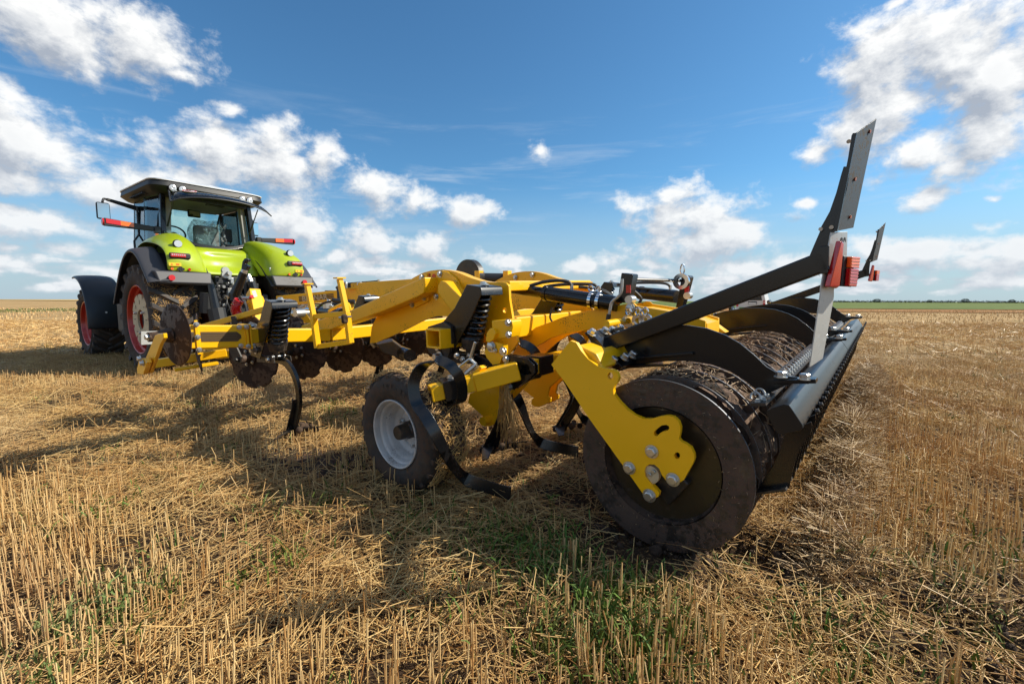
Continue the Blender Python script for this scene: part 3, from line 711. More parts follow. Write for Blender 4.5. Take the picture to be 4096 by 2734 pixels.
G().prism(bx, (.135, 0, 0)).build('box_arm', YELM, CU, bevel=.010)
fl = cp(Z3((1000, 212), (1015, 200), (1052, 199), (1060, 215), (1073, 420), (1062, 432), (960, 482), (930, 482), (915, 460), (925, 440), (1000, 380)), x=.28)
fg = G().prism(fl, (.019, 0, 0)).build('arm_flange', YEL, CU, bevel=.003)
for p in ((1021, 228), (1037, 398), (938, 455), (1172, 200), (1297, 285), (1350, 388), (1140, 388)):
    G().bolt(c(Z3(p)[0], x=.277 if p[0] < 1100 else .282), -X_, .0175, .02).build('bolt', STEEL, fg)
b2 = cp(Z3((1150, 300), (1180, 255), (1215, 262), (1420, 470), (1400, 620), (1300, 560), (1150, 360)), x=.17)
G().prism(b2, (.115, 0, 0)).build('box_arm', YELM, CU, bevel=.010)
f2 = cp(Z3((1130, 340), (1150, 200), (1185, 170), (1240, 185), (1310, 240), (1350, 320), (1360, 420), (1300, 480), (1230, 478), (1130, 420)), x=.282)
G().prism(f2, (.017, 0, 0)).build('arm_flange', YEL, CU, bevel=.003)
wl = cp(Z3((1072, 195), (1087, 195), (1097, 282), (1082, 284)), x=.297)
G().prism(wl, (.002, 0, 0)).build('chain_decal', ORDEC, ap)
ch = G()
for k in range(6):
    q = c(Z3((1084 + k * .6, 204 + k * 14))[0], x=.2955)
    ch.lathe([(0, .004), (0, .007 if k % 2 == 0 else .0035), (.001, .007 if k % 2 == 0 else .0035), (.001, .004)], q, X_, 12)
ch.build('chain_print', BLKD, ap)
q = c(Z3((1119, 220))[0], x=.2965); G().cyl(q, q + X_ * .003, .022, n=28).build('round_reflector', ORDEC, ap)

# ---- open square tube with the second tine, its black clamp, and the lower bracketry
G().beam(Vector((-.085, 1.565, .988)), Vector((2.55, 1.565, .96)), .150, .135, wall=.015).build('middle_bar', YEL, CU, bevel=.006)
G().prism(cp(Z3((1060, 660), (1070, 640), (1200, 598), (1260, 640), (1270, 760), (1235, 915), (1190, 920), (1140, 900), (1075, 855), (1060, 815), (1190, 810), (1190, 665)), x=.012), (.10, 0, 0)).build('bar_clamp', BLKM, CU, bevel=.004)
q = c(Z3((1165, 885))[0], x=.005); G().bolt(q, -X_, .024, .05).build('bolt', STEEL, CU)
q = c(Z3((1315, 882))[0], x=-.06); G().bolt(q, -X_, .015, .02).build('bolt', STEEL, CU)
for pts, w_, th in (([(1600, 590), (1730, 580), (1770, 590), (1780, 640), (1760, 730), (1640, 742), (1610, 720)], .06, .10), ([(1560, 690), (1590, 650), (1620, 660), (1635, 700), (1620, 745), (1580, 775), (1550, 760)], .03, .04), ([(1540, 850), (1590, 760), (1640, 770), (1700, 790), (1700, 860), (1670, 950), (1610, 960), (1560, 900)], .05, .05)):
    G().prism(cp(Z3(*pts), x=w_), (th, 0, 0)).build('wheel_bracket', YEL, CU, bevel=.006)
for p, w_, r_ in (((1742, 605), .055, .016), ((1747, 705), .055, .016), ((1600, 805), .045, .026), ((1635, 840), .045, .011), ((1700, 845), .045, .02)): G().bolt(c(Z3(p)[0], x=w_), -X_, r_, .02).build('bolt', STEEL, CU)
br = cp(Z4((985, 545), (1000, 470), (1100, 420), (1380, 360), (1400, 400), (1345, 470), (1250, 560), (1235, 640), (1262, 660), (1258, 700), (1175, 740), (1120, 742), (1088, 715), (1090, 675), (1110, 655), (1070, 620)), x=.12)
G().prism(br, (.018, 0, 0)).build('tine_carrier', YEL, CU, bevel=.004)
G().prism([p + X_ * .11 for p in br], (.018, 0, 0)).build('tine_carrier', YEL, CU, bevel=.004)
q = c(Z4((1110, 700))[0], x=.06); G().cyl(q, q + X_ * .24, .030, n=20).build('carrier_pin', YEL, CU); G().bolt(c(Z4((1145, 688))[0], x=.115), -X_, .009, .012).build('bolt', STEEL, CU)
G().cyl(q + X_ * .09, q + X_ * .13, .034, n=6).build('pin_nut', BLKM, CU)
sec2 = [p + Vector((.62, .02, .0)) for p in br]
G().prism(sec2, (.018, 0, 0)).build('tine_carrier', YEL, CU, bevel=.004); G().prism([p + X_ * .11 for p in sec2], (.018, 0, 0)).build('tine_carrier', YEL, CU, bevel=.004)

# ---- levelling tines: flat bar coiled once round a square tube, trailing on the ground
ta, tb = c(ZW((838, 452))[0], x=-.37), c(ZW((1568, 265))[0], x=.03)
G().beam(ta, tb, .094, .094, wall=.012).build('levelling_tube', YEL, CU, bevel=.008)
tc_ = c(V((1190, 848))[0], x=.07)
G().beam(ta.lerp(tb, .62), tc_, .112, .116).build('levelling_socket', YEL, CU, bevel=.01)
ax = (tb - ta).normalized()
cb = ta + ax * .13
G().beam(cb - ax * .055, cb + ax * .07, .125, .125, up=(0, 0, 1)).build('tine_clamp', BLK, CU, bevel=.006)
up_ = Vector((0, 0, 1)); sd_ = ax.cross(up_).normalized()
G().bolt(cb + up_ * .064, up_, .016, .018).build('bolt', STEEL, CU)
loop = []
cen = cb + ax * .04
w1 = -.36
px_loop = ZW((1010, 545), (1080, 560), (1150, 535), (1175, 450), (1150, 300), (1080, 190), (960, 115), (860, 120), (760, 170), (690, 270), (662, 400), (700, 560), (790, 690), (885, 850), (960, 1000), (1020, 1110), (1085, 1210), (1150, 1290), (1225, 1350), (1330, 1395), (1450, 1430), (1580, 1470), (1680, 1495))
L3 = []; WD = []
for i, p in enumerate(px_loop):
    xx = (-.27, -.27, -.28, -.28, -.31, -.34, -.38, -.42, -.45, -.48, -.50, -.50, -.49, -.47, -.43, -.38, -.33, -.28, -.23, -.20, -.18, -.17, -.16)[i]
    L3.append(c(p, x=xx)); q = min(max((i - 10) / 7, 0), 1); WD.append((ax * (1 - q) + Vector((.25, .35, 1)).normalized() * q).normalized() if i <= 17 else Vector((.15, .2, 1)).normalized())
L3 = catmull(L3, 4); WD = catmull(WD, 4)
def twisted(pts, wds, width, w1, thick):
    g = G(); k = len(pts); vs = []
    for i, p in enumerate(pts):
        d = (pts[min(i + 1, k - 1)] - pts[max(i - 1, 0)]).normalized(); wd = wds[i]; wd = (wd - d * wd.dot(d)).normalized(); nrm = d.cross(wd); ww = width + (w1 - width) * i / (k - 1)
        for a_, b_ in ((-1, -1), (1, -1), (1, 1), (-1, 1)): vs.append(p + wd * (a_ * ww / 2) + nrm * (b_ * thick / 2))
    fs = [(0, 1, 2, 3), tuple(4 * (k - 1) + i for i in range(4))] + [(4 * j_ + i, 4 * j_ + (i + 1) % 4, 4 * j_ + 4 + (i + 1) % 4, 4 * j_ + 4 + i) for j_ in range(k - 1) for i in range(4)]
    return g.add(vs, fs)
twisted(L3, WD, .062, .078, .012).build('levelling_tine', BLK, CU, bevel=.002)
L4 = [p + Vector((.80, .02, .01)) for p in L3]
twisted(L4, WD, .062, .078, .012).build('levelling_tine', BLK, CU, bevel=.002)
L5 = [p + Vector((1.5, .05, .01)) for p in L3]; twisted(L5, WD, .062, .078, .012).build('levelling_tine', BLK, CU, bevel=.002)
# pivot plate at the inner end of the tube
pv_ = cp(Z3((1688, 905), (1700, 885), (1730, 872), (1900, 905), (1955, 960), (1958, 1030), (1890, 1100), (1790, 1165), (1755, 1168), (1720, 1140), (1760, 1090), (1810, 1000), (1790, 960), (1700, 935)), x=.06)
pvh = cp(Z3((1848, 960), (1900, 955), (1918, 975), (1920, 1035), (1865, 1045), (1848, 1030)), x=.06)
G().prism(pv_, (.012, 0, 0), [pvh]).build('pivot_plate', BLK, CU, bevel=.003)
G().prism([p + X_ * .035 for p in pv_], (.012, 0, 0)).build('pivot_plate', BLK, CU, bevel=.003)
for p in ((1725, 910), (1752, 1142)): G().bolt(c(Z3(p)[0], x=.058), -X_, .018, .02).build('bolt', STEEL, CU)
a_ = c(Z3((1870, 1030))[0], x=.11); b_ = a_ + Vector((1.7, 0, .0))
G().beam(a_ + Vector((.0, .0, .035)), b_ + Vector((0, 0, .035)), .10, .10).build('levelling_tube', YELM, CU, bevel=.008)
G().beam(a_ + Vector((.1, 0, .035)), a_ + Vector((.25, 0, .035)), .125, .125).build('tine_clamp', BLK, CU, bevel=.006)
# pin with T handle
p0, p1, p2, p3 = cp(Z3((1465, 770), (1422, 908), (1320, 985), (1475, 955)), x=-.25); p4 = c(Z3((1380, 1035))[0], x=-.29)
G().tube([p0, p1], .008).tube([p1, p2], .008).tube([p1, p3], .009).tube([p3, p4], .010).build('handle_pin', STEEL, CU)
G().prism(cp(Z3((1480, 990), (1500, 965), (1520, 985), (1500, 1020), (1440, 1060), (1430, 1040)), x=-.10), (.05, 0, 0)).build('handle_bracket', YEL, CU, bevel=.003)

# ---- support wheel
sw = empty('support_wheel', CU, (-.43, 1.575, .405))
prof = [(.03, .222), (.0, .232), (-.012, .26), (-.02, .30), (-.012, .345), (.015, .375), (.05, .388), (.13, .392), (.21, .388), (.245, .375), (.272, .345), (.28, .30), (.272, .26), (.26, .232), (.23, .222)]
G().lathe(prof, (0, 0, 0), X_, 72).build('tyre', RUB, sw, sharp=50)
for k in range(22):
    th = k / 22 * 2 * math.pi
    for s_ in (0, 1):
        g = G(); th2 = th + s_ * math.pi / 22
        def pp(w_, dth, r_): a = th2 + dth; return Vector((w_, r_ * math.cos(a), r_ * math.sin(a)))
        wa, wb = (.0, .12) if s_ == 0 else (.26, .14)
        q0 = [pp(wa, -.05, .352), pp(wa, .05, .352), pp(wa, .055, .385), pp(wa, -.045, .385)]
        q1 = [pp(wb, .10, .385), pp(wb, .20, .385), pp(wb, .19, .410), pp(wb, .11, .410)]
        if k == 0: LUG = {} if s_ == 0 else LUG
        if k == 0:
            LUG[s_] = g.hull8(q0, q1).build('tread_lug', RUB, sw, bevel=.004)
        else:
            o = LUG[s_].copy(); COL.objects.link(o); o.rotation_euler = (th, 0, 0)
rimp = [(.03, .222), (-.006, .227), (-.010, .222), (-.006, .214), (.010, .208), (.030, .206), (.034, .198), (.042, .190), (.062, .188), (.070, .182), (.080, .172), (.118, .168), (.128, .160), (.134, .140), (.150, .128), (.155, .10), (.155, .001)]
G().lathe(rimp, (0, 0, 0), X_, 64).build('rim', RIMG, sw, sharp=40)
G().lathe([(.155, .06), (.10, .058), (.09, .05), (.03, .048), (.02, .044), (.02, .001)], (0, 0, 0), X_, 32).build('hub', BLKM, sw)
for k in range(6):
    a_ = k * math.pi / 3 + .3; G().cyl((.15, .115 * math.cos(a_), .115 * math.sin(a_)), (.115, .115 * math.cos(a_), .115 * math.sin(a_)), .011).bolt((.15, .115 * math.cos(a_), .115 * math.sin(a_)), -X_, .014, .016).build('wheel_bolt', STEEL, sw)
G().lathe([(.16, .09), (.20, .08), (.55, .05), (.56, .001)], (0, 0, 0), X_, 24).build('axle', BLKM, sw)
g = G()   # mud and straw pack on the tread behind
def packfn(t_, th): return 1 + .035 * mnoise.fractal(Vector((t_ * 8, math.cos(th) * 3, math.sin(th) * 3)), .8, 2, 4)
g.lathe([(.02, .375), (.08, .396), (.16, .400), (.23, .398), (.27, .372)], (0, 0, 0), X_, 120, fn=packfn).build('caked_mud', PACK, sw, sharp=180, kind='stuff')

for k_, ch_ in enumerate('TR-105'):
    a_ = R(118) - k_ * R(8.2); Mx = Matrix.Identity(4); rad = Vector((0, -math.cos(a_), math.sin(a_))); tan = Vector((0, -math.sin(a_), -math.cos(a_)))
    rad = Vector((0, math.cos(a_), math.sin(a_))); tan = Vector((0, -math.sin(a_), math.cos(a_))); org = rad * .315 + Vector((-.0195, 0, 0))
    for i in range(3): Mx[i][0] = -tan[i] * 1.0; Mx[i][1] = rad[i]; Mx[i][2] = (-X_)[i]; Mx[i][3] = org[i]
    text_mesh('tyre_letter', ch_, .042, BLKD, sw, Mx, True, .001)
# ---- curved yellow lift arm, pins and chrome clamps in front of the packer
la_ = cp(Z5((-120, 645), (0, 602), (100, 562), (250, 522), (400, 492), (520, 474), (640, 450), (665, 440), (700, 446), (722, 466), (860, 488), (1050, 520), (1200, 560), (1300, 592), (1300, 700), (1100, 690), (900, 660), (760, 655), (620, 652), (480, 652), (380, 662), (250, 675), (120, 700), (0, 738), (-100, 800), (-190, 880), (-240, 960), (-300, 1000), (-345, 950), (-310, 860), (-240, 740)), x=.62)
G().prism(la_, (.022, 0, 0)).build('lift_arm', YELM, CU, bevel=.003); G().prism([p + X_ * .26 for p in la_], (.022, 0, 0)).build('lift_arm', YELM, CU, bevel=.003)
G().strip([p + Vector((.14, 0, -.02)) for p in la_[9:17]], X_, .24, .012).build('lift_arm_top', YEL, CU)
G().bolt(c(Z5((672, 485))[0], x=.61), -X_, .022, .016).build('bolt', STEEL, CU)
for px_ in (655, 735, 795):
    q = c(Z5((px_, 590))[0], x=.56 if px_ < 700 else .50)
    G().tube([q + Vector((0, .0, .055)) + Vector((0, .016 * math.cos(a), .022 * math.sin(a))) for a in np.linspace(0, 6.283, 12)], .0075, 6).lathe([(0, .018), (0, .042), (.022, .042), (.022, .018), (0, .018)], q, X_, 20).build('pipe_clamp', CHROME, CU)
G().cyl(c(Z5((640, 590))[0], x=.64), c(Z5((640, 590))[0], x=.64) - X_ * .28, .024).build('clamp_pin', YEL, CU)
for k in range(2):
    a_, b_ = c(Z5((1150 + k * 70, 615))[0], x=1.5), c(Z5((1260 + k * 70, 700))[0], x=1.5); G().cyl(a_, b_, .012).build('chrome_rod', CHROME, CU)
    G().prism(cp(Z5((1180 + k * 90, 600), (1240 + k * 90, 585), (1380 + k * 90, 690), (1330 + k * 90, 700)), x=1.55 + .05 * k), (.1, 0, 0)).build('roller_frame_plate', YELM, CU, bevel=.004)
# bolts and hydraulic clamp at the warning arm foot
G().prism(cp(Z5((285, 690), (335, 680), (600, 975), (560, 1005), (480, 960)), x=.12), (.17, 0, 0)).build('arm_base_plate', BLK, CU, bevel=.004)
for p, w_ in (((345, 700), .12), ((450, 685), .25), ((510, 680), .30), ((580, 662), .40), ((525, 930), .12), ((620, 905), .16), ((682, 885), .2)):
    q = c(Z5(p)[0], x=w_); G().bolt(q, (0, -.55, .8), .019, .03).build('bolt', STEEL, CU)

# ---- hydraulic rams, hoses, posts
def ram(a_, b_, r_, cut=.55):
    m_ = a_.lerp(b_, cut); d = (b_ - a_).normalized()
    root = empty('hydraulic_ram', CU)
    G().cyl(a_, m_, r_ * .78, n=20).build('sleeve', BLK, root); G().cyl(m_, b_, r_, n=24).build('barrel', BLK, root)
    G().cyl(m_ - d * .01, m_ + d * .02, r_ * 1.12, n=24).build('collar', BLK, root)
    G().cyl(a_ + Vector((-.04, 0, 0)), a_ + Vector((.04, 0, 0)), r_ * .8).bolt(a_ - X_ * .045, -X_, r_ * .5, .02).build('eye', STEEL, root)
    return root
rA, rB = c(Z3((1690, 305))[0], x=.55), c(Z5((560, 450))[0], x=.60)
ram(rA, rB, .050, .42)
for t_ in (.80, .86):
    q = rA.lerp(rB, t_); d = (rB - rA).normalized(); G().lathe([(0, .045), (0, .062), (.022, .062), (.022, .045), (0, .045)], q, d, 20).tube([q + Vector((0, .018 * math.cos(a), .078 + .02 * math.sin(a))) for a in np.linspace(0, 6.28, 10)], .006, 6).build('pipe_clamp', CHROME, CU)
r2a, r2b = c(Z5((690, 350))[0], depth=4.6), c(Z5((1060, 390))[0], depth=4.2); ram(r2a, r2b, .058, .2)
r3a, r3b = c(Z5((300, 330))[0], depth=5.4), c(Z5((420, 330))[0], depth=5.2)
for pts, w_, n_ in (([(595, 190), (690, 200), (695, 215), (650, 440), (560, 440)], .62, 0), ([(1100, 205), (1165, 215), (1172, 228), (1100, 495), (1045, 500), (1085, 300)], 1.15, 1)):
    G().prism(cp(Z5(*pts), x=w_), (.08, 0, 0)).build('stop_post', BLK, CU, bevel=.006)
G().tube([c(Z5((690, 245))[0], x=.70), c(Z5((1090, 255))[0], x=1.14)], .011).build('gauge_rod', BLK, CU)
q = c(Z5((1105, 262))[0], x=1.10); G().lathe([(0, .03), (0, .055), (.03, .055), (.03, .03), (0, .03)], q - X_ * .03, X_, 24).tube([q + Vector((0, .014 * math.cos(a), .085 + .035 * math.sin(a))) for a in np.linspace(0, 6.28, 12)], .005, 6).build('pipe_clamp', CHROME, CU)
q = c(Z5((1160, 380))[0], x=1.10); G().cyl(q - X_ * .04, q + X_ * .02, .024).build('pin_head', STEEL, CU)
q = c(Z5((680, 412))[0], x=.58); G().cyl(q - X_ * .04, q + X_ * .02, .026).build('pin_head', STEEL, CU)
G().tube(cp(Z5((605, 240), (592, 360), (520, 430), (505, 480), (490, 560)), x=.50), .0095, 8, smooth=4).build('lock_lever', ALU, CU)
G().tube(cp(Z5((492, 535), (478, 640)), x=.495), .015, 10).build('lever_grip', BLKD, CU)
q = c(Z5((655, 325))[0], x=.61); G().box(q, (.004, .03, .05)).build('red_tag', RED, CU)
q = c(Z5((1145, 330))[0], x=1.14); G().box(q, (.004, .03, .05)).build('red_tag', RED, CU)
hz = [([(-170, 300), (-60, 268), (60, 255), (150, 265), (180, 300), (182, 340)], 3.3), ([(-120, 330), (0, 300), (150, 285), (330, 285), (385, 300), (395, 350)], 3.5), ([(180, 300), (350, 320), (450, 350), (540, 400), (600, 440)], 3.9), ([(560, 290), (700, 275), (860, 272), (960, 278), (1000, 300), (1005, 340)], 4.3), ([(640, 300), (760, 320), (900, 330), (1060, 345)], 4.4), ([(-100, 320), (100, 315), (280, 320), (430, 330), (520, 380)], 4.2), ([(700, 340), (760, 400), (745, 445)], 3.6)]
for pts, dp in hz: G().tube([c(p, depth=dp) for p in Z5(*pts)], .0125, 8, smooth=4).build('hose', BLKD, CU)
for p, dp in (((181, 318), 3.3), ((395, 335), 3.5), ((1005, 320), 4.3)):
    q = c(Z5(p)[0], depth=dp); G().cyl(q - Vector((0, 0, .035)), q + Vector((0, 0, .03)), .014, n=6).cyl(q - Vector((0, 0, .05)), q - Vector((0, 0, .03)), .019, n=12).build('hose_fitting', STEEL, CU)
# lower hoses near the front
for pts, dp in (([(20, 480), (0, 560), (30, 620), (40, 700)], 3.6), ([(-40, 420), (10, 440), (30, 520)], 3.7)): G().tube([c(p, depth=dp) for p in Z5(*pts)], .008, 8, smooth=4).build('hose', BLKD, CU)

# ---- second-wing and centre frame beams beyond, with the lettering
ba, bb_ = c(ZC((-380, 690))[0], depth=7.6), c(ZC((1020, 560))[0], depth=7.2)
cb_ = G().beam(ba, bb_, .10, .17).build('centre_beam', YELM, CU, bevel=.008)
b3, b4 = c(ZC((980, 530))[0], depth=7.0), c(ZC((2150, 470))[0], depth=6.2)
G().beam(b3, b4, .20, .27).build('centre_beam', YELM, CU, bevel=.01)
G().beam(c(Z5((-420, 280))[0], depth=6.3), c(Z5((150, 290))[0], depth=6.8), .12, .12).build('centre_beam', YEL, CU, bevel=.01)
G().prism([c(p, depth=7.2) for p in ZC((870, 540), (960, 520), (1090, 600), (1080, 700), (900, 690))], (.1, .1, 0)).build('beam_gusset', YEL, CU, bevel=.006)
for p_ in (b3.lerp(b4, .5), b4 + Vector((0, 0, 0)), ba.lerp(bb_, .9)): G().beam(p_ - Vector((0, 0, .05)), p_ - Vector((0, 0, .62)), .10, .10).build('beam_post', YELM, CU, bevel=.006)
# decal and letters on the camera side of the beam
d = (bb_ - ba).normalized(); tocam = (FC.loc(EYE) - ba.lerp(bb_, .5)); sdv = d.cross(Vector((0, 0, 1))).normalized(); sdv = sdv if sdv.dot(tocam) > 0 else -sdv; upv = sdv.cross(d).normalized(); upv = upv if upv.z > 0 else -upv
def onbeam(s_, h_, o_=.0515): return ba + d * s_ + upv * h_ + sdv * o_
L_ = (bb_ - ba).length
s0_, s1_ = .30 * L_, .74 * L_
for k in range(4):
    z_ = -.042 + k * .022
    G().hull8([onbeam(s0_ + .25 * 0, z_), onbeam(s1_, z_), onbeam(s1_, z_ + .016), onbeam(s0_, z_ + .016)], [onbeam(s0_, z_, .0535), onbeam(s1_, z_, .0535), onbeam(s1_, z_ + .016, .0535), onbeam(s0_, z_ + .016, .0535)]).build('stripe_decal', STRIPE, cb_)
mm = Matrix.Identity(4)
for i in range(3): mm[i][0] = d[i]; mm[i][1] = upv[i]; mm[i][2] = sdv[i]; mm[i][3] = onbeam(s0_ + .06, -.042, .0565)[i]
text_mesh('lettering', 'BEDNAR', .125, CREAM, cb_, mm)
# black rail, bent pipes, studs and pulley over the beam
ra, rb = c(ZC((790, 420))[0], depth=6.9), c(ZC((1400, 370))[0], depth=6.9)
G().beam(ra, rb, .03, .09).build('rail', BLKD, CU, bevel=.003)
G().beam(c(ZC((780, 472))[0], depth=6.85), c(ZC((1270, 440))[0], depth=6.85), .1, .02).build('rail_plate', YEL, CU)
for x_ in (800, 1065): G().tube([c(p, depth=6.8) for p in ZC((x_ - 30, 400), (x_ - 20, 370), (x_ + 10, 355), (x_ + 30, 380), (x_ + 35, 455))], .016, 8, smooth=3).build('bent_pipe', STEEL, CU)
G().tube([c(p, depth=5.6) for p in ZC((660, 430), (690, 480), (700, 620), (695, 720), (650, 750), (540, 750))], .022, 10, smooth=3).build('steel_pipe', BLKD, CU)
for x_ in (1085, 1190): G().cyl(c(ZC((x_, 400))[0], depth=6.8), c(ZC((x_, 600))[0], depth=6.8), .016).build('stud', STEEL, CU)
q = c(ZC((1415, 375))[0], depth=6.9); G().lathe([(0, .001), (0, .07), (.02, .055), (.04, .07), (.05, .001)], q - Vector((0, 0, .03)), (0, 0, 1), 24).cyl(q - Vector((0, 0, .08)), q + Vector((0, 0, .06)), .02).build('pulley', STEEL, CU)
G().tube([q, c(ZC((1640, 385))[0], depth=6.9)], .006, 6).build('cable', STEEL, CU)
G().box(c(ZC((1655, 380))[0], depth=6.9), (.12, .1, .08)).build('cable_block', YEL, CU, bevel=.01)
# inner hydraulics between the wings
q1, q2 = c(ZC((320, 860))[0], depth=5.4), c(ZC((760, 900))[0], depth=5.0)
ram(q1, q2, .05, .1); G().cyl(c(ZC((120, 830))[0], depth=5.6), q1, .022).build('ram_rod', CHROME, CU)
G().box(c(ZC((495, 765))[0], depth=5.1), (.08, .06, .07)).cyl(c(ZC((500, 760))[0], depth=5.1), c(ZC((520, 660))[0], depth=5.1), .02).cyl(c(ZC((430, 760))[0], depth=5.1), c(ZC((600, 790))[0], depth=5.1), .018).build('valve_block', STEEL, CU, bevel=.004)
G().tube([c(p, depth=5.0) for p in ZC((580, 670), (700, 690), (850, 700), (980, 700))], .025, 8, smooth=3).build('hose', BLKD, CU)
G().tube([c(p, depth=5.0) for p in ZC((300, 830), (380, 750), (470, 710), (560, 700))], .012, 8, smooth=3).build('hose', BLKD, CU)
G().tube([c(p, depth=4.6) for p in ZC((530, 880), (540, 850), (700, 770), (760, 740))], .016, 8, smooth=3).build('guard_rail', YEL, CU)
G().tube([c(p, depth=4.6) for p in ZC((830, 735), (860, 740), (880, 780), (900, 850))], .016, 8, smooth=3).build('guard_rail', YEL, CU)
G().prism([c(p, depth=5.8) for p in ZC((-150, 950), (60, 1080), (240, 1080), (180, 1010), (100, 880), (60, 850), (-40, 900))], (.02, .12, 0)).build('centre_plate', YELM, CU, bevel=.005)
q = c(ZC((0, 910))[0], depth=5.8); G().cyl(q - X_ * .06, q + X_ * .1, .06).build('joint', STEEL, CU); G().cyl(c(ZC((-350, 900))[0], depth=6.0), q, .035).build('top_link', STEEL, CU)
# folding lock frame (yellow ladder-like guard)
def rail(a_, b_, wd, tk=None): return G().beam(a_, b_, wd, tk or wd)
dz = 3.55
k1 = [c(p, depth=dz) for p in ZC((130, 395), (240, 950), (320, 1530))]; k2 = [c(p, depth=dz - .12) for p in ZC((710, 290), (840, 900), (905, 1440))]
st = empty('lock_frame', CU)
for k in (k1, k2):
    G().beam(k[0], k[1], .036, .036, up=(1, 0, 0)).build('upright', YELM, st, bevel=.003); G().beam(k[1], k[2], .042, .042, up=(1, 0, 0)).build('upright', YELM, st, bevel=.003)
    G().box(k[0] + Vector((0, 0, .006)), (.07, .06, .010)).build('cap', YEL, st)
for a_, b_ in (((250, 968), (850, 905)), ((330, 1500), (910, 1415))): G().beam(c(ZC(a_)[0], depth=dz), c(ZC(b_)[0], depth=dz - .12), .03, .038).build('rung', YELM, st, bevel=.003)
G().cyl(c(ZC((700, 985))[0], depth=dz - .15), c(ZC((925, 965))[0], depth=dz - .15), .008).build('lock_pin', STEEL, st)
G().box(c(ZC((800, 1010))[0], depth=dz - .16), (.05, .03, .07)).build('mud_lump', SOIL, st, bevel=.015)

# ---- hitch end: drawbar, mast, red coil hose, steel guards
G().beam(c(Z0((890, 1235))[0], depth=5.4), c(Z0((1500, 1062))[0], depth=4.9), .05, .06, up=(0, 0, 1)).build('stabiliser_bar', YEL, CU, bevel=.005)
G().beam(c(Z0((1400, 930))[0], depth=6.4), c(Z0((1450, 1180))[0], depth=6.2), .17, .14, up=(1, 0, 0)).build('hitch_mast', YEL, CU, bevel=.008)
G().beam(c(Z0((1440, 980))[0], depth=6.5), c(Z0((1520, 1180))[0], depth=6.2), .1, .1, up=(1, 0, 0)).build('hitch_mast', YEL, CU, bevel=.008)
G().box(c(Z0((1412, 945))[0], depth=6.25), (.05, .004, .09), Matrix.Rotation(R(-14), 3, 'Y')).build('hose_label', WHT, CU)
def coilhose(pts, depth, R_, r_, turns, name, mat):
    P_ = catmull([c(p, depth=depth) for p in pts], 6); out = []; n = int(turns * 12)
    for i in range(n + 1):
        t_ = i / n * (len(P_) - 1); j = min(int(t_), len(P_) - 2); p = P_[j].lerp(P_[j + 1], t_ - j); d_ = (P_[j + 1] - P_[j]).normalized()
        a = d_.cross(Vector((.3, 1, .1))).normalized(); b = d_.cross(a); th = 2 * math.pi * turns * i / n
        out.append(p + (a * math.cos(th) + b * math.sin(th)) * R_)
    return G().tube(out, r_, 6).build(name, mat, CU)
coilhose(ZB((930, 670), (870, 780), (880, 890), (960, 980), (1080, 1000), (1180, 950), (1190, 860)), 6.3, .055, .012, 22, 'coiled_air_hose', REDH)
coilhose(ZB((1130, 680), (1170, 760), (1220, 840)), 6.3, .05, .01, 6, 'coiled_air_hose', YEL)
q = c(ZB((1130, 630))[0], depth=6.25); G().cyl(q, q + Vector((0, -.05, .02)), .022).build('air_coupling', RED, CU); G().cyl(c(ZB((1000, 630))[0], depth=6.3), q, .022).build('air_coupling_body', ALU, CU)
for k, (pts) in enumerate(([(800, 1180), (880, 1100), (960, 1060), (985, 1130), (1040, 1160), (1090, 1090), (1120, 1060), (1230, 1100), (1270, 1160), (1220, 1240), (1000, 1240)], [(1790, 1010), (1850, 1000), (1870, 1080), (1930, 1120), (1985, 1080), (2040, 1050), (2120, 1120), (2060, 1190), (1900, 1200), (1800, 1190)])):
    G().prism([c(p, depth=5.0) for p in ZB(*pts)], (.006, .012, 0)).build('disc_guard', DISC if k else ALU, CU, bevel=.001)
G().beam(c(ZB((-200, 1500))[0], depth=5.3), c(ZB((1100, 1480))[0], depth=5.3), .08, .08).build('drawbar_beam', YELM, CU, bevel=.005)
G().beam(c(V((640, 760))[0], depth=5.6), c(V((600, 800))[0], depth=8.0), .16, .18).build('drawbar', YEL, CU, bevel=.01)
G().beam(c(V((500, 815))[0], depth=8.0), c(V((640, 800))[0], depth=7.2), .1, .12).build('drawbar', YEL, CU, bevel=.01)
# the dark box and ram low behind the arch
ram(c(Z3((640, 770))[0], depth=5.0), c(Z3((920, 880))[0], depth=4.3), .06, .3)
G().prism([c(p, depth=4.4) for p in Z3((640, 790), (780, 760), (930, 870), (820, 900), (700, 860))], (.05, .1, .02)).build('guard_box', BLKM, CU, bevel=.01)
# black drum seen over the arch
q = c(Z3((1400, 225))[0], depth=6.6); G().cyl(q, q + X_ * .10, .25, n=40).build('accumulator_drum', BLKM, CU)
G().beam(q + Vector((.05, 0, -.1)), q + Vector((.05, 0, -.8)), .09, .09).build('drum_post', YELM, CU, bevel=.006)
G().cyl(c(Z3((1520, 235))[0], depth=6.6), c(Z3((1720, 238))[0], depth=6.6), .075).build('tank', BLKD, CU)
for x_ in (1498, 1735): G().box(c(Z3((x_, 232))[0], depth=6.5), (.09, .09, .20)).build('tank_bracket', YEL, CU, bevel=.004)
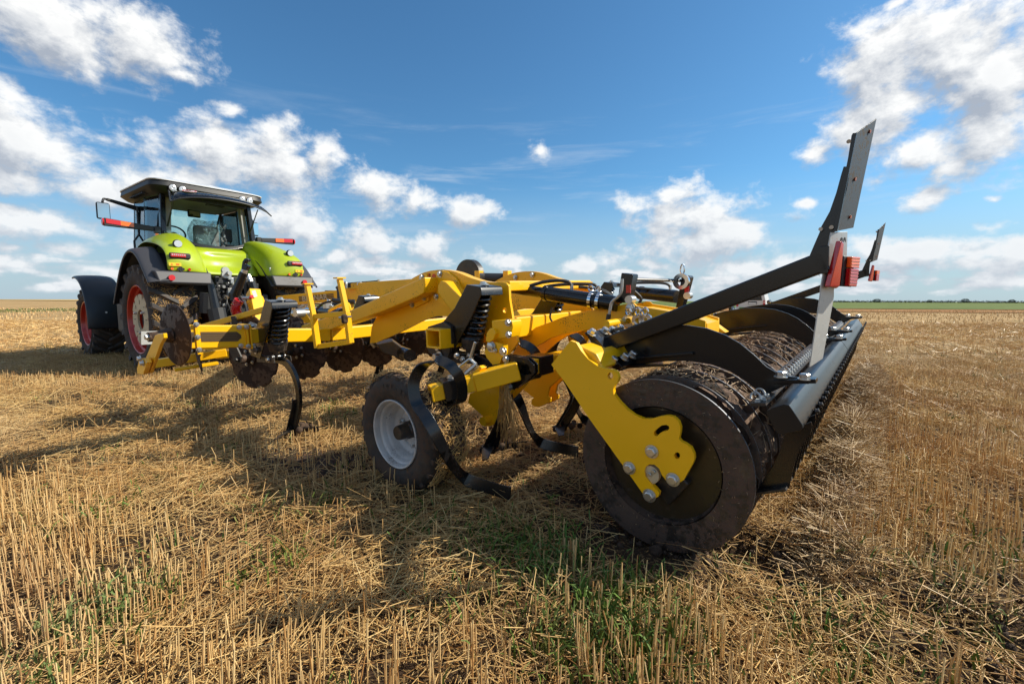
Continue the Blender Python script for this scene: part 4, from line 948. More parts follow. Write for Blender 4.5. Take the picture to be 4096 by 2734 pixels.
# ================================================================== the tractor
TAZ = R(36.5)
TWv = Vector((math.sin(TAZ), math.cos(TAZ), 0)); TFv = Vector((-math.cos(TAZ), math.sin(TAZ), 0))
FT = Frame(Vector((-6.378, 7.71, -.05)) + TWv * 1.34, TWv, TFv)
TR = empty('tractor'); TR.matrix_world = FT.mat()
thing(TR, 'lime green tractor with red wheel rims and open rear window, seen from behind', 'tractor')
tx = FT.px
def tpp(pts, **k): return [tx(p, **k) for p in pts]
AX = .95
def make_wheel(name, Rt, wd, rimr, loc, mirror, weight=True, nl=20):
    root = empty(name, TR, loc)
    s = -1 if mirror else 1          # outer face towards -x when s == 1
    h = wd / 2
    body = Rt - .055
    prof = [(-h + .06, rimr), (-h + .015, rimr + .03), (-h - .005, rimr + .13), (-h + .0, body - .14), (-h + .035, body - .05), (-h + .10, body), (0, body + .012), (h - .10, body), (h - .035, body - .05), (h, body - .14), (h + .005, rimr + .13), (h - .015, rimr + .03), (h - .06, rimr)]
    G().lathe([(a * s, b) for a, b in prof], (0, 0, 0), X_, 80).build('tyre', RUB, root, sharp=50)
    lug = {}
    for k in range(nl):
        for q in (0, 1):
            if k == 0:
                g = G(); sg = -1 if q == 0 else 1
                def pp(w_, a, r_): a += q * math.pi / nl; return Vector((w_ * sg, r_ * math.cos(a), r_ * math.sin(a)))
                st_ = 2 * math.pi / nl
                q0 = [pp(h * .96, -.12 * st_, body - .10), pp(h * .96, .26 * st_, body - .10), pp(h * 1.0, .24 * st_, Rt - .045), pp(h * 1.0, -.10 * st_, Rt - .045)]
                qm = [pp(h * .55, .28 * st_, body - .01), pp(h * .55, .66 * st_, body - .01), pp(h * .55, .60 * st_, Rt - .003), pp(h * .55, .32 * st_, Rt - .003)]
                q1 = [pp(-.03, .85 * st_, body), pp(-.03, 1.15 * st_, body), pp(-.03, 1.10 * st_, Rt), pp(-.03, .88 * st_, Rt)]
                o = g.hull8(q0, qm).hull8(qm, q1).build('tread_lug', RUBT, root, bevel=.008); lug[q] = o
            else:
                o = lug[q].copy(); COL.objects.link(o); o.rotation_euler = (2 * math.pi * k / nl, 0, 0)
    rp = [(-h + .065, rimr), (-h + .03, rimr + .012), (-h + .026, rimr + .004), (-h + .034, rimr - .012), (-h + .10, rimr - .03), (-h + .12, rimr - .06), (-h + .24, rimr - .085), (-h + .27, rimr - .12), (-h + .285, .25), (-h + .285, .01)]
    G().lathe([(a * s, b) for a, b in rp], (0, 0, 0), X_, 64).build('rim', RIMR, root, sharp=40)
    if weight:
        n = 110; out = []
        for i in range(n):
            th = 2 * math.pi * i / n; ph = (i % 10) / 10
            r_ = rimr * .75 - (.07 if ph in (.4, .5) else 0); out.append(Vector((s * (-h + .07), r_ * math.cos(th), r_ * math.sin(th))))
        hole = [Vector((s * (-h + .07), .17 * math.cos(i * .209), .17 * math.sin(i * .209))) for i in range(30)]
        wp = G().prism(out, (s * .03, 0, 0), [hole]).build('wheel_weight', CREAM, root, label='cream toothed wheel disc')
        for i in range(3):
            a_ = i * 2.094 + .5; p = Vector((s * (-h + .07), .225 * math.cos(a_), .225 * math.sin(a_))); G().bolt(p, (-s, 0, 0), .022, .045).build('bolt', STEEL, wp)
        for i in range(8):
            a_ = i * .785; G().box((s * (-h + .067), .30 * math.cos(a_), .30 * math.sin(a_)), (.003, .012, .07), Matrix.Rotation(a_ - 1.57 + (.8 if i % 2 else 0), 3, 'X')).build('stamped_mark', BLKD, wp)
        G().lathe([(s * (-h + .27), .168), (s * (-h + .13), .16), (s * (-h + .12), .02)], (0, 0, 0), X_, 32).build('hub', BLKD, root)
    else:
        G().lathe([(s * (-h + .27), .17), (s * (-h + .12), .15), (s * (-h + .10), .02)], (0, 0, 0), X_, 32).build('hub', RIMR, root)
    return root
RW = make_wheel('rear_wheel', .955, .66, .575, (-1.34 + .33, 0, AX), False)
make_wheel('rear_wheel', .955, .66, .575, (1.34 - .33, 0, AX), True)
FYT = 3.80
make_wheel('front_wheel', .80, .56, .475, (-1.30 + .28, FYT, .76), False, False, 20)
make_wheel('front_wheel', .80, .56, .475, (1.30 - .28, FYT, .76), True, False, 20)
# straw caught on the rear treads
def straw_on(parent, n, fn, name='caught_straw', L=(.05, .16), r=.0022, mat=None):
    g = G(); rr = random.Random(11)
    for i in range(n):
        p, nrm = fn(rr); t_ = Vector((rr.uniform(-1, 1), rr.uniform(-1, 1), rr.uniform(-1, 1))); t_ = (t_ - nrm * t_.dot(nrm) * .75).normalized(); l_ = rr.uniform(*L)
        g.beam(p - t_ * l_ / 2, p + t_ * l_ / 2, r * 2, r * 2)
    return g.build(name, mat or STRAW, parent, kind='stuff', sharp=180)
def tread(rr):
    th = rr.uniform(2.3, 4.3); x = rr.uniform(-.30, .31); r_ = .90 + rr.uniform(0, .035) - .05 * abs(x) / .3
    n_ = Vector((0, math.cos(th), math.sin(th))); return Vector((x, 0, 0)) + n_ * r_, n_
for wh in [o for o in TR.children if o.name.startswith('rear_wheel')]: straw_on(wh, 1700, tread)

# rear fenders: lime shell, grey arch outside and grey skirt below
def fender(sx):
    root = empty('rear_fender', TR)
    prof = {1.13: [(-.93, 1.745), (-.95, 1.85), (-.93, 1.98), (-.84, 2.09), (-.60, 2.18), (-.2, 2.25), (.2, 2.28), (.6, 2.18), (.95, 1.95)],
            1.02: [(-.955, 1.745), (-.975, 1.87), (-.955, 2.02), (-.86, 2.14), (-.60, 2.25), (-.2, 2.34), (.2, 2.38), (.6, 2.3), (.95, 2.0)],
            .85: [(-.96, 1.745), (-.975, 1.87), (-.95, 2.02), (-.83, 2.17), (-.57, 2.31), (-.2, 2.42), (.2, 2.47), (.6, 2.38), (.95, 2.05)],
            .68: [(-.93, 1.745), (-.93, 1.86), (-.88, 2.01), (-.74, 2.17), (-.50, 2.32), (-.15, 2.44), (.2, 2.51), (.6, 2.4), (.95, 2.05)],
            .57: [(-.88, 1.74), (-.86, 1.85), (-.80, 1.98), (-.66, 2.12), (-.44, 2.26), (-.12, 2.39), (.2, 2.47), (.6, 2.38), (.95, 2.0)],
            .50: [(-.78, 1.74), (-.72, 1.83), (-.64, 1.93), (-.50, 2.04), (-.32, 2.15), (-.05, 2.26), (.2, 2.35), (.6, 2.3), (.95, 1.95)],
            .47: [(-.55, 1.74), (-.50, 1.80), (-.43, 1.87), (-.32, 1.95), (-.18, 2.05), (.02, 2.15), (.25, 2.25), (.6, 2.25), (.95, 1.9)]}
    rows = [[Vector((-sx * x_, p[i][0], p[i][1])) for x_, p in prof.items()] for i in range(9)]
    G().grid(rows).build('green_shell', LIME, root, thick=.02, subsurf=2, sharp=180)
    arc_ = catmull([Vector((0, y_, z_)) for y_, z_ in ((1.02, 1.2), (.90, 1.35), (.70, 1.58), (.45, 1.84), (.18, 2.03), (-.1, 2.11), (-.38, 2.06), (-.60, 1.92), (-.76, 1.77), (-.90, 1.64), (-.99, 1.55))], 2)
    ar = []
    for p in arc_:
        o_ = (p - Vector((0, 0, AX))).normalized()
        ar.append([Vector((-sx * x_, 0, 0)) + p + o_ * dr for x_, dr in ((1.385, -.045), (1.40, 0.0), (1.36, .018), (1.24, .05), (1.10, .075))])
    G().grid(ar).build('grey_arch', GREY, root, thick=.018, subsurf=1, sharp=180)
    G().grid([[Vector((-sx * x_, 0, 0)) + p - (p - Vector((0, 0, AX))).normalized() * .02 for x_ in (1.3, .48)] for p in arc_[2:]]).build('inner_arch', BLKD, root, thick=.02)
    G().hull8([Vector((-sx * x, y, z)) for x, y, z in ((1.32, -.99, 1.75), (.50, -.95, 1.75), (.50, -.75, 1.75), (1.32, -.78, 1.75))], [Vector((-sx * x, y, z)) for x, y, z in ((1.27, -1.03, 1.55), (.53, -1.03, 1.55), (.53, -.78, 1.55), (1.27, -.80, 1.55))]).build('grey_skirt', GREY, root, bevel=.03, seg=3)
    lp = Vector((sx * (-.95), -.965, 1.995))
    G().box(lp, (.30, .05, .095)).build('lamp_recess', BLKD, root, bevel=.025)
    lm = G().box(lp + Vector((-sx * .03, -.022, .003)), (.21, .03, .055)).build('tail_lamp', RED, root, bevel=.012)
    for k in range(7): G().box(lp + Vector((-sx * .03 + (k - 3) * .028, -.038, .012)), (.016, .004, .018)).build('lamp_cell', LAMPG, lm)
    G().cyl((sx * -1.10, -1.02, 1.64), (sx * -1.10, -1.045, 1.64), .045, n=24).build('round_reflector', RED, root)
    wpz = Vector((sx * -.93, -.85, 2.20))
    G().lathe([(0, .001), (0, .060), (.03, .068), (.08, .05), (.09, .001)], wpz, (0, 1, 0), 24).build('lamp_housing', BLKD, root)
    G().cyl(wpz, wpz - Vector((0, .012, 0)), .056, n=24).build('work_lamp', LAMPG, root); G().cyl(wpz - Vector((0, 0, .14)) + Vector((0, .03, 0)), wpz - Vector((0, 0, .05)) + Vector((0, .03, 0)), .012).build('lamp_stem', BLKD, root)
    wsn = G().box((sx * -1.03, -.984, 1.855), (.17, .006, .055)).build('warning_sticker', MATS['sticker_yellow'], root)
    G().prism([Vector((sx * (-1.03) - .045 + dx, -.9875, 1.84 + dz)) for dx, dz in ((-.018, 0), (.018, 0), (0, .032))], (0, -.001, 0)).build('sticker_mark', ORG_, wsn)
    G().box((sx * -1.03 + .035, -.9885, 1.855), (.045, .001, .028)).build('sticker_mark', ORG_, wsn)
    for k, (dx, dz, m_) in enumerate(((-.12, 0, ORG_), (-.03, .0, BLKD), (.0, .022, BLKD), (.0, -.02, BLKD), (.03, 0, BLKD), (.12, 0, RED))):
        G().lathe([(0, .001), (0, .022), (.012, .020), (.012, .011), (.006, .010), (.006, .001)], (sx * -.95 + dx, -.97, 1.785 + dz), (0, -1, 0), 16).build('button', m_, root)
    return root
mt, t, b = newmat('sticker_yellow'); b.inputs['Base Color'].default_value = (.75, .55, .03, 1); b.inputs['Roughness'].default_value = .4
fender(1); fender(-1)
G().box((.60, -.80, 1.83), (.13, .03, .15)).build('sign_sticker', MATS['pale_plate'], TR, bevel=.02)
text_mesh('sticker_text', 'AN', .09, BLKD, TR, Matrix.Translation((.545, -.818, 1.80)) @ Matrix.Rotation(R(90), 4, 'X'))

# centre panel, body and rear linkage
pan = [[Vector((x_, y_, z_)) for x_ in (-.52, -.40, -.2, 0, .2, .40, .52)] for y_, z_ in ((-.42, 1.74), (-.40, 1.80), (-.36, 1.86), (-.30, 1.90), (-.27, 2.02), (-.16, 2.10), (-.10, 2.18), (.0, 2.23), (.14, 2.27))]
for r_ in pan[2:6]:
    for p in r_[2:-2]: p.y += .10
G().grid(pan).build('rear_panel', LIME, TR, thick=.02, subsurf=2, sharp=180)
G().box((0, .5, 1.25), (.72, 2.2, .75)).build('rear_axle_case', BLKD, TR, bevel=.05)
G().cyl((-.8, 0, AX), (.8, 0, AX), .19, n=24).build('axle', BLKD, TR)
G().box((0, 3.1, 1.55), (.86, 2.9, .95)).build('bonnet', LIME, TR, bevel=.12, seg=4)
G().box((0, 3.0, .95), (.6, 3.0, .5)).build('chassis', BLKD, TR, bevel=.05)
G().box((-.95, 1.35, .95), (.45, 1.0, .65)).build('fuel_tank', BLKD, TR, bevel=.08)
G().box((.95, 1.35, .95), (.45, 1.0, .65)).build('fuel_tank', BLKD, TR, bevel=.08)
# front fenders (dark, curved)
for sx in (1, -1):
    rows = []
    for a in np.linspace(R(-4), R(100), 14):
        r_ = .96 + .10 * math.sin(max(a, 0))
        rows.append([Vector((sx * x_, FYT - math.cos(a) * (r_ + dr), .74 + math.sin(a) * (r_ + dr))) for x_, dr in ((-1.41, -.06), (-1.415, -.02), (-1.38, .0), (-1.12, .02), (-.85, .01), (-.80, -.03))])
    G().grid(rows).build('front_fender', NAVY, TR, thick=.018, subsurf=1, sharp=180)
G().cyl((-1.12, FYT - .95, 1.02), (-1.12, FYT - .985, 1.02), .018).build('flap_screw', WHT, TR)
# three-point linkage and hydraulic clutter
def seg(pts, r, name, mat=BLKD, depth=None, **k):
    P_ = [tx(p, depth=depth) for p in pts]; return G().tube(P_, r, 10, **k).build(name, mat, TR)
G().box((-.42, -.55, .95), (.16, .5, .9)).build('lift_bracket', BLKD, TR, bevel=.03); G().box((.42, -.55, .95), (.16, .5, .9)).build('lift_bracket', BLKD, TR, bevel=.03)
seg(ZB((425, 390), (520, 860)), .055, 'lift_ram', BLK, 7.5, r1=.075); seg(ZB((510, 820), (560, 1050)), .13, 'lower_link', BLKD, 7.45); seg(ZB((350, 540), (340, 900)), .11, 'lift_ram', BLKD, 7.7)
seg(ZB((1080, 230), (1190, 480)), .05, 'lift_ram', STEEL, 8.0); seg(ZB((1140, 340), (1200, 560)), .075, 'lift_ram', BLK, 7.95); seg(ZB((1040, 300), (1050, 560)), .03, 'lift_strut', BLKD, 7.9)
tl = [tx(p, depth=7.1) for p in ZB((1010, 180), (850, 570))]
G().tube(tl, .06, 12, r1=.075).build('top_link', BLK, TR); seg(ZB((1000, 200), (1020, 130)), .05, 'top_link_neck', STEEL, 7.1); seg(ZB((850, 570), (840, 680)), .06, 'top_link_end', BLKD, 7.15)
hk = [tx(p, depth=7.1) for p in ZT((1600, 1060), (1605, 960), (1615, 900), (1640, 865), (1680, 880), (1670, 900), (1650, 900), (1640, 930), (1680, 950), (1650, 1000), (1630, 1060))]
G().prism(hk, (.07, .05, 0)).build('hook', BLK, TR, bevel=.012)
G().box((.0, -.55, 1.60), (.70, .22, .22)).build('valve_bank', BLKD, TR, bevel=.02)
rr = random.Random(5)
for i in range(11): G().cyl((-.30 + .055 * i, -.82, 1.52 + .05 * (i % 2)), (-.30 + .055 * i, -.90, 1.52 + .05 * (i % 2)), .026, n=14).build('coupler', (STEEL, BLKD, BLKD, ALU)[i % 4], TR)
for i in range(9): G().cyl((-.32 + .08 * i + rr.uniform(-.02, .02), -.72, 1.30 + .05 * (i % 3)), (-.32 + .08 * i, -.82, 1.28 + .05 * (i % 3)), rr.uniform(.02, .038), n=12).build('coupler', (BLKD, STEEL, BLK)[i % 3], TR)
for p, r_ in (((660, 140), .055), ((665, 215), .06), ((735, 190), .035)): q = tx(ZB(p)[0], depth=7.5); G().cyl(q, q + Vector((0, -.06, 0)), r_, n=20).build('round_coupler', ALU, TR)
for i in range(12):
    a_ = Vector((-.28 + .05 * i + rr.uniform(-.02, .02), -.80, 1.40 - .08 * rr.random())); d_ = rr.uniform(-.15, .15)
    G().tube([a_, a_ + Vector((d_ * .3, -.12, -.10)), a_ + Vector((d_, -.13, -.42)), a_ + Vector((d_ * .6, -.02, -.80))], rr.choice((.012, .018, .022)), 8, smooth=5).build('hydraulic_hose', rr.choice((BLKD, BLKD, GREY)), TR)
for i in range(60):
    q = Vector((rr.uniform(-.40, .40), rr.uniform(-.74, -.60), rr.uniform(.70, 1.72))); G().box(q, (rr.uniform(.02, .09), rr.uniform(.05, .12), rr.uniform(.02, .12))).build('linkage_block', rr.choice((BLKD, BLK, BLKD, STEEL)), TR, bevel=.01)
G().box((0, -.62, .75), (.5, .2, .35)).build('hitch_frame', BLKD, TR, bevel=.03)

# ---- cab
CABY0, CABY1 = -.50, 1.30        # rear and front
cab = empty('cab', TR)
def pil(a, b_, w_, name='pillar', m_=BLK): return G().beam(a, b_, w_, w_ * 1.3, up=(0, 1, 0)).build(name, m_, cab, bevel=.015)
rl0, rl1 = Vector((-.78, .33, 2.36)), Vector((-.73, .42, 3.22)); rr0, rr1 = Vector((.78, .33, 2.36)), Vector((.73, .42, 3.22))
fl0, fl1 = Vector((-.80, 1.95, 1.9)), Vector((-.76, 1.80, 3.2)); fr0, fr1 = Vector((.80, 1.95, 1.9)), Vector((.76, 1.80, 3.2))
for a, b_ in ((rl0, rl1), (rr0, rr1)): pil(a, b_, .085)
for a, b_ in ((fl0, fl1), (fr0, fr1)): pil(a, b_, .05)
for sx in (1, -1): G().beam((sx * -.68, .44, 2.36), (sx * -.63, .50, 3.16), .09, .12, up=(0, 1, 0)).build('inner_trim', CABIN, cab, bevel=.01)
for sx in (1, -1): pil(Vector((sx * -.86, 1.1, 1.75)), Vector((sx * -.80, 1.1, 3.2)), .03)
# curved lower sill of the rear window
sill = [Vector((x_, .28 - .14 * (1 - (x_ / .78) ** 2), 2.275 + .21 * abs(x_ / .78) ** 2.2)) for x_ in np.linspace(-.79, .79, 21)]
G().strip(sill, (0, .5, 1), .075, .05).build('window_sill', BLK, cab, bevel=.01)
G().strip([p + Vector((0, .06, -.03)) for p in sill], (0, 1, 1), .12, .05).build('inner_sill', BLKD, cab)
G().beam((-.73, .40, 3.19), (.73, .40, 3.19), .06, .09).build('window_header', BLKD, cab)
G().box((0, 1.1, 1.82), (1.5, 1.6, .12)).build('cab_floor', BLKD, cab)
G().box((.0, 1.6, 2.05), (1.3, .5, .3)).build('dashboard', BLKD, cab, bevel=.05)
# roof: white top, dark underside and rear fascia with lamps
def roofring(z, gx, gy0, gy1, n=8):
    P_ = []
    for cx_, cy_, a0 in ((gx - .25, gy1 - .35, 0), (-gx + .25, gy1 - .35, 90), (-gx + .25, gy0 + .2, 180), (gx - .25, gy0 + .2, 270)):
        for i in range(5):
            a = R(a0 + i * 22.5); P_.append(Vector((cx_ + .25 * math.cos(a), cy_ + (.35 if a0 < 180 else .2) * math.sin(a), z)))
    return P_
def loft(rings, name, mat, caps=True):
    n = len(rings[0]); g = G(); vs = [p for r_ in rings for p in r_]
    fs = [(j * n + i, j * n + (i + 1) % n, (j + 1) * n + (i + 1) % n, (j + 1) * n + i) for j in range(len(rings) - 1) for i in range(n)]
    if caps: fs += [tuple(range(n)), tuple(range((len(rings) - 1) * n, len(rings) * n))]
    return g.add(vs, fs).build(name, mat, cab, sharp=50)
loft([roofring(3.19, .76, .32, 1.95), roofring(3.22, .90, .20, 2.1), roofring(3.30, .97, .12, 2.2), roofring(3.395, .95, .14, 2.2)], 'roof_underside', BLKD)
loft([roofring(3.395, .965, .12, 2.22), roofring(3.41, .97, .12, 2.22), roofring(3.435, .93, .20, 2.16), roofring(3.49, .78, .40, 1.95), roofring(3.505, .42, .8, 1.5)], 'roof_top', WHT)
for x_ in (-.65, -.50, .51, .65):
    q = Vector((x_, .11, 3.275)); g = G().lathe([(0, .001), (0, .062), (.02, .068), (.07, .05), (.08, .001)], q, (0, 1, 0), 24).build('roof_lamp_housing', BLKD, cab)
    G().lathe([(0, .001), (-.012, .03), (-.004, .055), (.004, .055), (.004, .001)], q, (0, 1, 0), 24).build('roof_lamp', LAMPG, cab)
G().lathe([(0, .001), (0, .15), (.03, .15), (.06, .11), (.075, .001)], (.18, .75, 3.49), (0, 0, 1), 28).build('satellite_dome', WHT, cab)
for k in range(9): G().box((-.90, .7 + k * .09, 3.215), (.10, .03, .02)).build('roof_vent_slat', BLKD, cab)
# glass: sides, front, raised rear window
gs = lambda *p: G().hull8([Vector(q) for q in p], [Vector(q) + Vector((0, .006, 0)) for q in p])
for sx in (1, -1):
    a = [Vector((sx * -.80, .38, 2.40)), Vector((sx * -.87, 1.08, 1.80)), Vector((sx * -.81, 1.08, 3.18)), Vector((sx * -.76, .44, 3.18))]
    G().hull8(a, [p + Vector((sx * .006, 0, 0)) for p in a]).build('side_window', GLASS, cab)
    a = [Vector((sx * -.87, 1.12, 1.8)), Vector((sx * -.82, 1.92, 1.9)), Vector((sx * -.78, 1.78, 3.18)), Vector((sx * -.81, 1.12, 3.18))]
    G().hull8(a, [p + Vector((sx * .006, 0, 0)) for p in a]).build('door_window', GLASS, cab)
a = [Vector((-.78, 1.97, 1.95)), Vector((.78, 1.97, 1.95)), Vector((.74, 1.82, 3.18)), Vector((-.74, 1.82, 3.18))]
G().hull8(a, [p + Vector((0, .006, 0)) for p in a]).build('windscreen', GLASS, cab)
wr = []
for i, x_ in enumerate(np.linspace(-.80, .80, 17)):
    u = x_ / .80
    base = Vector((x_ * .84, .30, 3.23)); tip = Vector((x_ * 1.05, -.50 + .15 * u * u, 3.02 + .07 * (1 - u * u) ** .5 - .07 * abs(u) ** 3))
    wr.append([base.lerp(tip, t_) + Vector((0, 0, .085 * math.sin(math.pi * t_))) for t_ in (0, .2, .4, .6, .8, 1)])
G().grid(wr).build('rear_window', GLASS, cab, thick=.006, sharp=180)
edge = [r_[-1] for r_ in wr]; G().tube(edge, .012, 8).build('window_seal', BLKD, cab); G().tube(wr[0], .012, 8).build('window_seal', BLKD, cab); G().tube(wr[-1], .012, 8).build('window_seal', BLKD, cab)
qs = wr[3][3]; nrm = (wr[4][3] - wr[2][3]).cross(wr[3][4] - wr[3][2]).normalized(); nrm = nrm if nrm.z > 0 else -nrm
sgn = G().cyl(qs + nrm * .006, qs + nrm * .010, .115, n=32).build('speed_sticker', WHT, cab)
G().lathe([(0, .085), (0, .112), (.002, .112), (.002, .085), (0, .085)], qs + nrm * .0105, nrm, 32).build('red_border', RED, sgn)
xa = Vector((1, 0, 0)); ya = nrm.cross(xa).normalized(); mm = Matrix.Identity(4)
for i in range(3): mm[i][0] = xa[i]; mm[i][1] = ya[i]; mm[i][2] = nrm[i]; mm[i][3] = (qs + nrm * .0125)[i]
text_mesh('speed_figures', '40', .13, BLKD, sgn, mm, True, .003)
for sx in (1, -1): G().tube([Vector((sx * -.70, .33, 2.62)), Vector((sx * -.70, -.10, 3.08))], .010, 8).build('gas_strut', BLKD, cab); G().tube([Vector((sx * -.70, .33, 2.62)), Vector((sx * -.70, .12, 2.84))], .015, 8).build('strut_body', BLKD, cab)
G().tube([Vector((.55, 1.3, 3.1)), Vector((.48, 1.35, 2.75)), Vector((.40, 1.4, 2.45))], .018, 8).build('grab_rail', BLKD, cab)
# seat under plastic film, wheel, monitor
G().box((0, .9, 2.2), (.5, .5, .16)).build('seat_cushion', BLKD, cab, bevel=.05)
G().box((.05, .70, 2.50), (.44, .16, .50)).build('seat_back', CABIN, cab, bevel=.06, seg=3)
rows = []
for j, z_ in enumerate(np.linspace(2.25, 2.83, 9)):
    k = 1 - .10 * j / 8
    rows.append([Vector((.05 + (.34 * k + .04 * math.sin(3 * a + j)) * math.cos(a) + (.03 * j / 8), .66 + (.20 + .03 * math.sin(5 * a + 2 * j)) * math.sin(a), z_ + .02 * math.sin(4 * a))) for a in np.linspace(0, 2 * math.pi, 25)])
rows.append([Vector((.10, .66, 2.84)) + (p - Vector((.10, .66, 2.84))) * .3 for p in rows[-1]])
G().grid(rows).build('seat_film', FILM, cab, sharp=180, label='crumpled clear plastic film over the seat')
stw = Vector((-.30, 1.3, 2.62)); G().tube([stw + Vector((.19 * math.cos(a), .10 * math.sin(a), .15 * math.sin(a) )) for a in np.linspace(0, 2 * math.pi, 24)], .016, 8).build('steering_wheel', BLKD, cab)
G().cyl(stw + Vector((0, .25, -.35)), stw, .05).build('steering_column', BLKD, cab); G().box(stw + Vector((0, .1, -.2)), (.28, .2, .2)).build('instrument_pod', BLKD, cab, bevel=.04)
G().box((.48, .8, 2.62), (.16, .10, .26)).build('monitor', BLKD, cab, bevel=.02); G().box((.42, .8, 2.35), (.18, .5, .12)).build('armrest', BLKD, cab, bevel=.03)
G().box((.12, 1.45, 3.08), (.24, .05, .15)).build('inner_mirror', BLKD, cab, bevel=.03); G().box((.12, 1.42, 3.08), (.20, .01, .11)).build('mirror_glass', MIRR, cab)
G().box((0, 1.15, 3.20), (1.35, 1.4, .04)).build('headliner', CABIN, cab); G().box((.2, .6, 3.16), (.3, .12, .03)).build('roof_console', BLKD, cab)
# outside mirrors and wide-vehicle marker bars
for sx in (-1, 1):
    mr = empty('mirror_arm', TR)
    P0 = Vector((sx * .80, 1.6, 3.06)); P1 = Vector((sx * 1.26, 1.55, 3.15)); P2 = Vector((sx * 1.33, 1.5, 3.08))
    G().beam(P0, P1, .05, .09, a1=.05, b1=.05).build('arm', BLKD, mr, bevel=.01); G().tube([P1, P1 + Vector((sx * .04, 0, 0)), P2], .02, 8, smooth=3).build('stem', BLKD, mr)
    G().box(P2 + Vector((0, 0, -.16)), (.20, .07, .31)).build('mirror_shell', BLKD, mr, bevel=.035, seg=3); G().box(P2 + Vector((0, -.037, -.16)), (.17, .006, .27)).build('mirror_glass', MIRR, mr, bevel=.002)
    G().tube([Vector((sx * .82, 1.5, 3.08)), Vector((sx * .82, 1.5, 2.55)), Vector((sx * .90, 1.5, 2.42)), Vector((sx * .90, 1.5, 1.9))], .018, 8).build('hand_rail', BLKD, mr)
    mk = empty('marker_bar', TR)
    A_ = Vector((sx * .92, .30, 2.54)); B_ = Vector((sx * 1.60, .28, 2.57))
    G().beam(A_, B_, .06, .085, b1=.13).build('bar', BLKD, mk, bevel=.012)
    G().hull8([A_.lerp(B_, .42) + Vector((0, -.033, z)) for z in (-.025, .045)] + [A_.lerp(B_, .68) + Vector((0, -.033, z)) for z in (.05, -.025)], [A_.lerp(B_, .42) + Vector((0, -.038, z)) for z in (-.025, .045)] + [A_.lerp(B_, .68) + Vector((0, -.038, z)) for z in (.05, -.025)]).build('orange_strip', ORG_, mk)
    G().hull8([A_.lerp(B_, .68) + Vector((0, -.033, z)) for z in (-.025, .05)] + [A_.lerp(B_, .96) + Vector((0, -.033, z)) for z in (.055, -.02)], [A_.lerp(B_, .68) + Vector((0, -.038, z)) for z in (-.025, .05)] + [A_.lerp(B_, .96) + Vector((0, -.038, z)) for z in (.055, -.02)]).build('red_strip', RED, mk)
    G().lathe([(0, .001), (0, .06), (.02, .055), (.03, .001)], B_, (sx, 0, 0), 20).build('end_reflector', RED, mk)
    G().box(A_ + Vector((-sx * .05, .0, -.01)), (.09, .09, .12)).build('hinge', BLKD, mk, bevel=.01); G().box(A_ + Vector((-sx * .03, -.04, -.11)), (.05, .04, .06)).build('small_lamp', ORG_, mk, bevel=.008)
# ================================================================== ground, stubble and straw
def hgt(x, y):
    """ground height (numpy)"""
    f = -(x - .7435) * math.cos(AZ) + (y - 2.2127) * math.sin(AZ); w = (x - .7435) * math.sin(AZ) + (y - 2.2127) * math.cos(AZ)
    h = .030 * np.clip(w, 0, 6) * np.exp(-((w - 3.5) / 3.2) ** 2) * np.exp(-(f / 2.2) ** 2)
    near = np.exp(-((x ** 2 + y ** 2) / 900.))
    h = h + near * (.012 * np.sin(x * 2.1 + 1.3 * np.sin(y * 1.7)) + .010 * np.sin(y * 3.3 + x * 1.1) + .006 * np.sin(x * 9 + y * 4) * np.sin(y * 8))
    # low ridges of moved soil where the tools ran, along the line of travel
    tr = lambda c_, s_: np.exp(-((w - c_) / s_) ** 2)
    z = (f < .8) * (f > -4) * 1.0
    h = h + z * (.045 * tr(-.08, .10) - .045 * tr(.15, .13) + .045 * tr(.42, .12) - .035 * tr(.62, .08))
    h = h - .05 * np.exp(-((w + .12) / .34) ** 2) * np.exp(-(f / .62) ** 4)
    d = np.hypot(x, y)
    h = h - np.clip(d - 60, 0, None) * .0006
    return h
n = 320; u = np.linspace(-1, 1, n); k = 7.6
gx = np.sinh(u * k) / math.sinh(k) * 2600; gy = np.sinh(u * k) / math.sinh(k) * 2600 + 3
XX, YY = np.meshgrid(gx, gy); ZZ = hgt(XX, YY)
fine = np.hypot(XX, YY) < 9
rng = np.random.default_rng(4)
ZZ = ZZ + fine * rng.normal(0, .004, XX.shape)
me = bpy.data.meshes.new('stubble_field'); vs = np.stack([XX, YY, ZZ], -1).reshape(-1, 3)
i = np.arange(n - 1)[:, None] * n + np.arange(n - 1)[None]; F_ = np.stack([i, i + 1, i + n + 1, i + n], -1).reshape(-1, 4)
me.from_pydata(vs.tolist(), [], F_.tolist()); me.polygons.foreach_set('use_smooth', [True] * len(me.polygons))
fld_o = bpy.data.objects.new('stubble_field', me); COL.objects.link(fld_o); fld_o['kind'] = 'structure'; fld_o['label'] = 'golden cut wheat field reaching to the horizon'
mt, t, b = newmat('field_ground'); geo = t.new('ShaderNodeNewGeometry').outputs['Position']
dist = t.vmath('LENGTH', geo, None, out=1)
soilc = t.mix(t.noise(geo, 6, 6, .65), (.032, .019, .012, 1), (.085, .052, .032, 1))
lit_ = t.noise(geo, 55, 5, .7)
soilc = t.mix(t.ramp(lit_, .50, .66), soilc, (.30, .195, .085, 1))
farn = t.noise(t.vmath('MULTIPLY', geo, (1.0, .35, 1)), .55, 8, .62)
farn2 = t.noise(t.vmath('MULTIPLY', geo, (3, 1.2, 1)), 2.2, 6, .7)
farc = t.mix(t.ramp(farn, .35, .68), (.36, .225, .095, 1), (.50, .345, .165, 1))
farc = t.mix(t.math('MULTIPLY', t.ramp(farn2, .5, .74), .45), farc, (.17, .10, .045, 1))
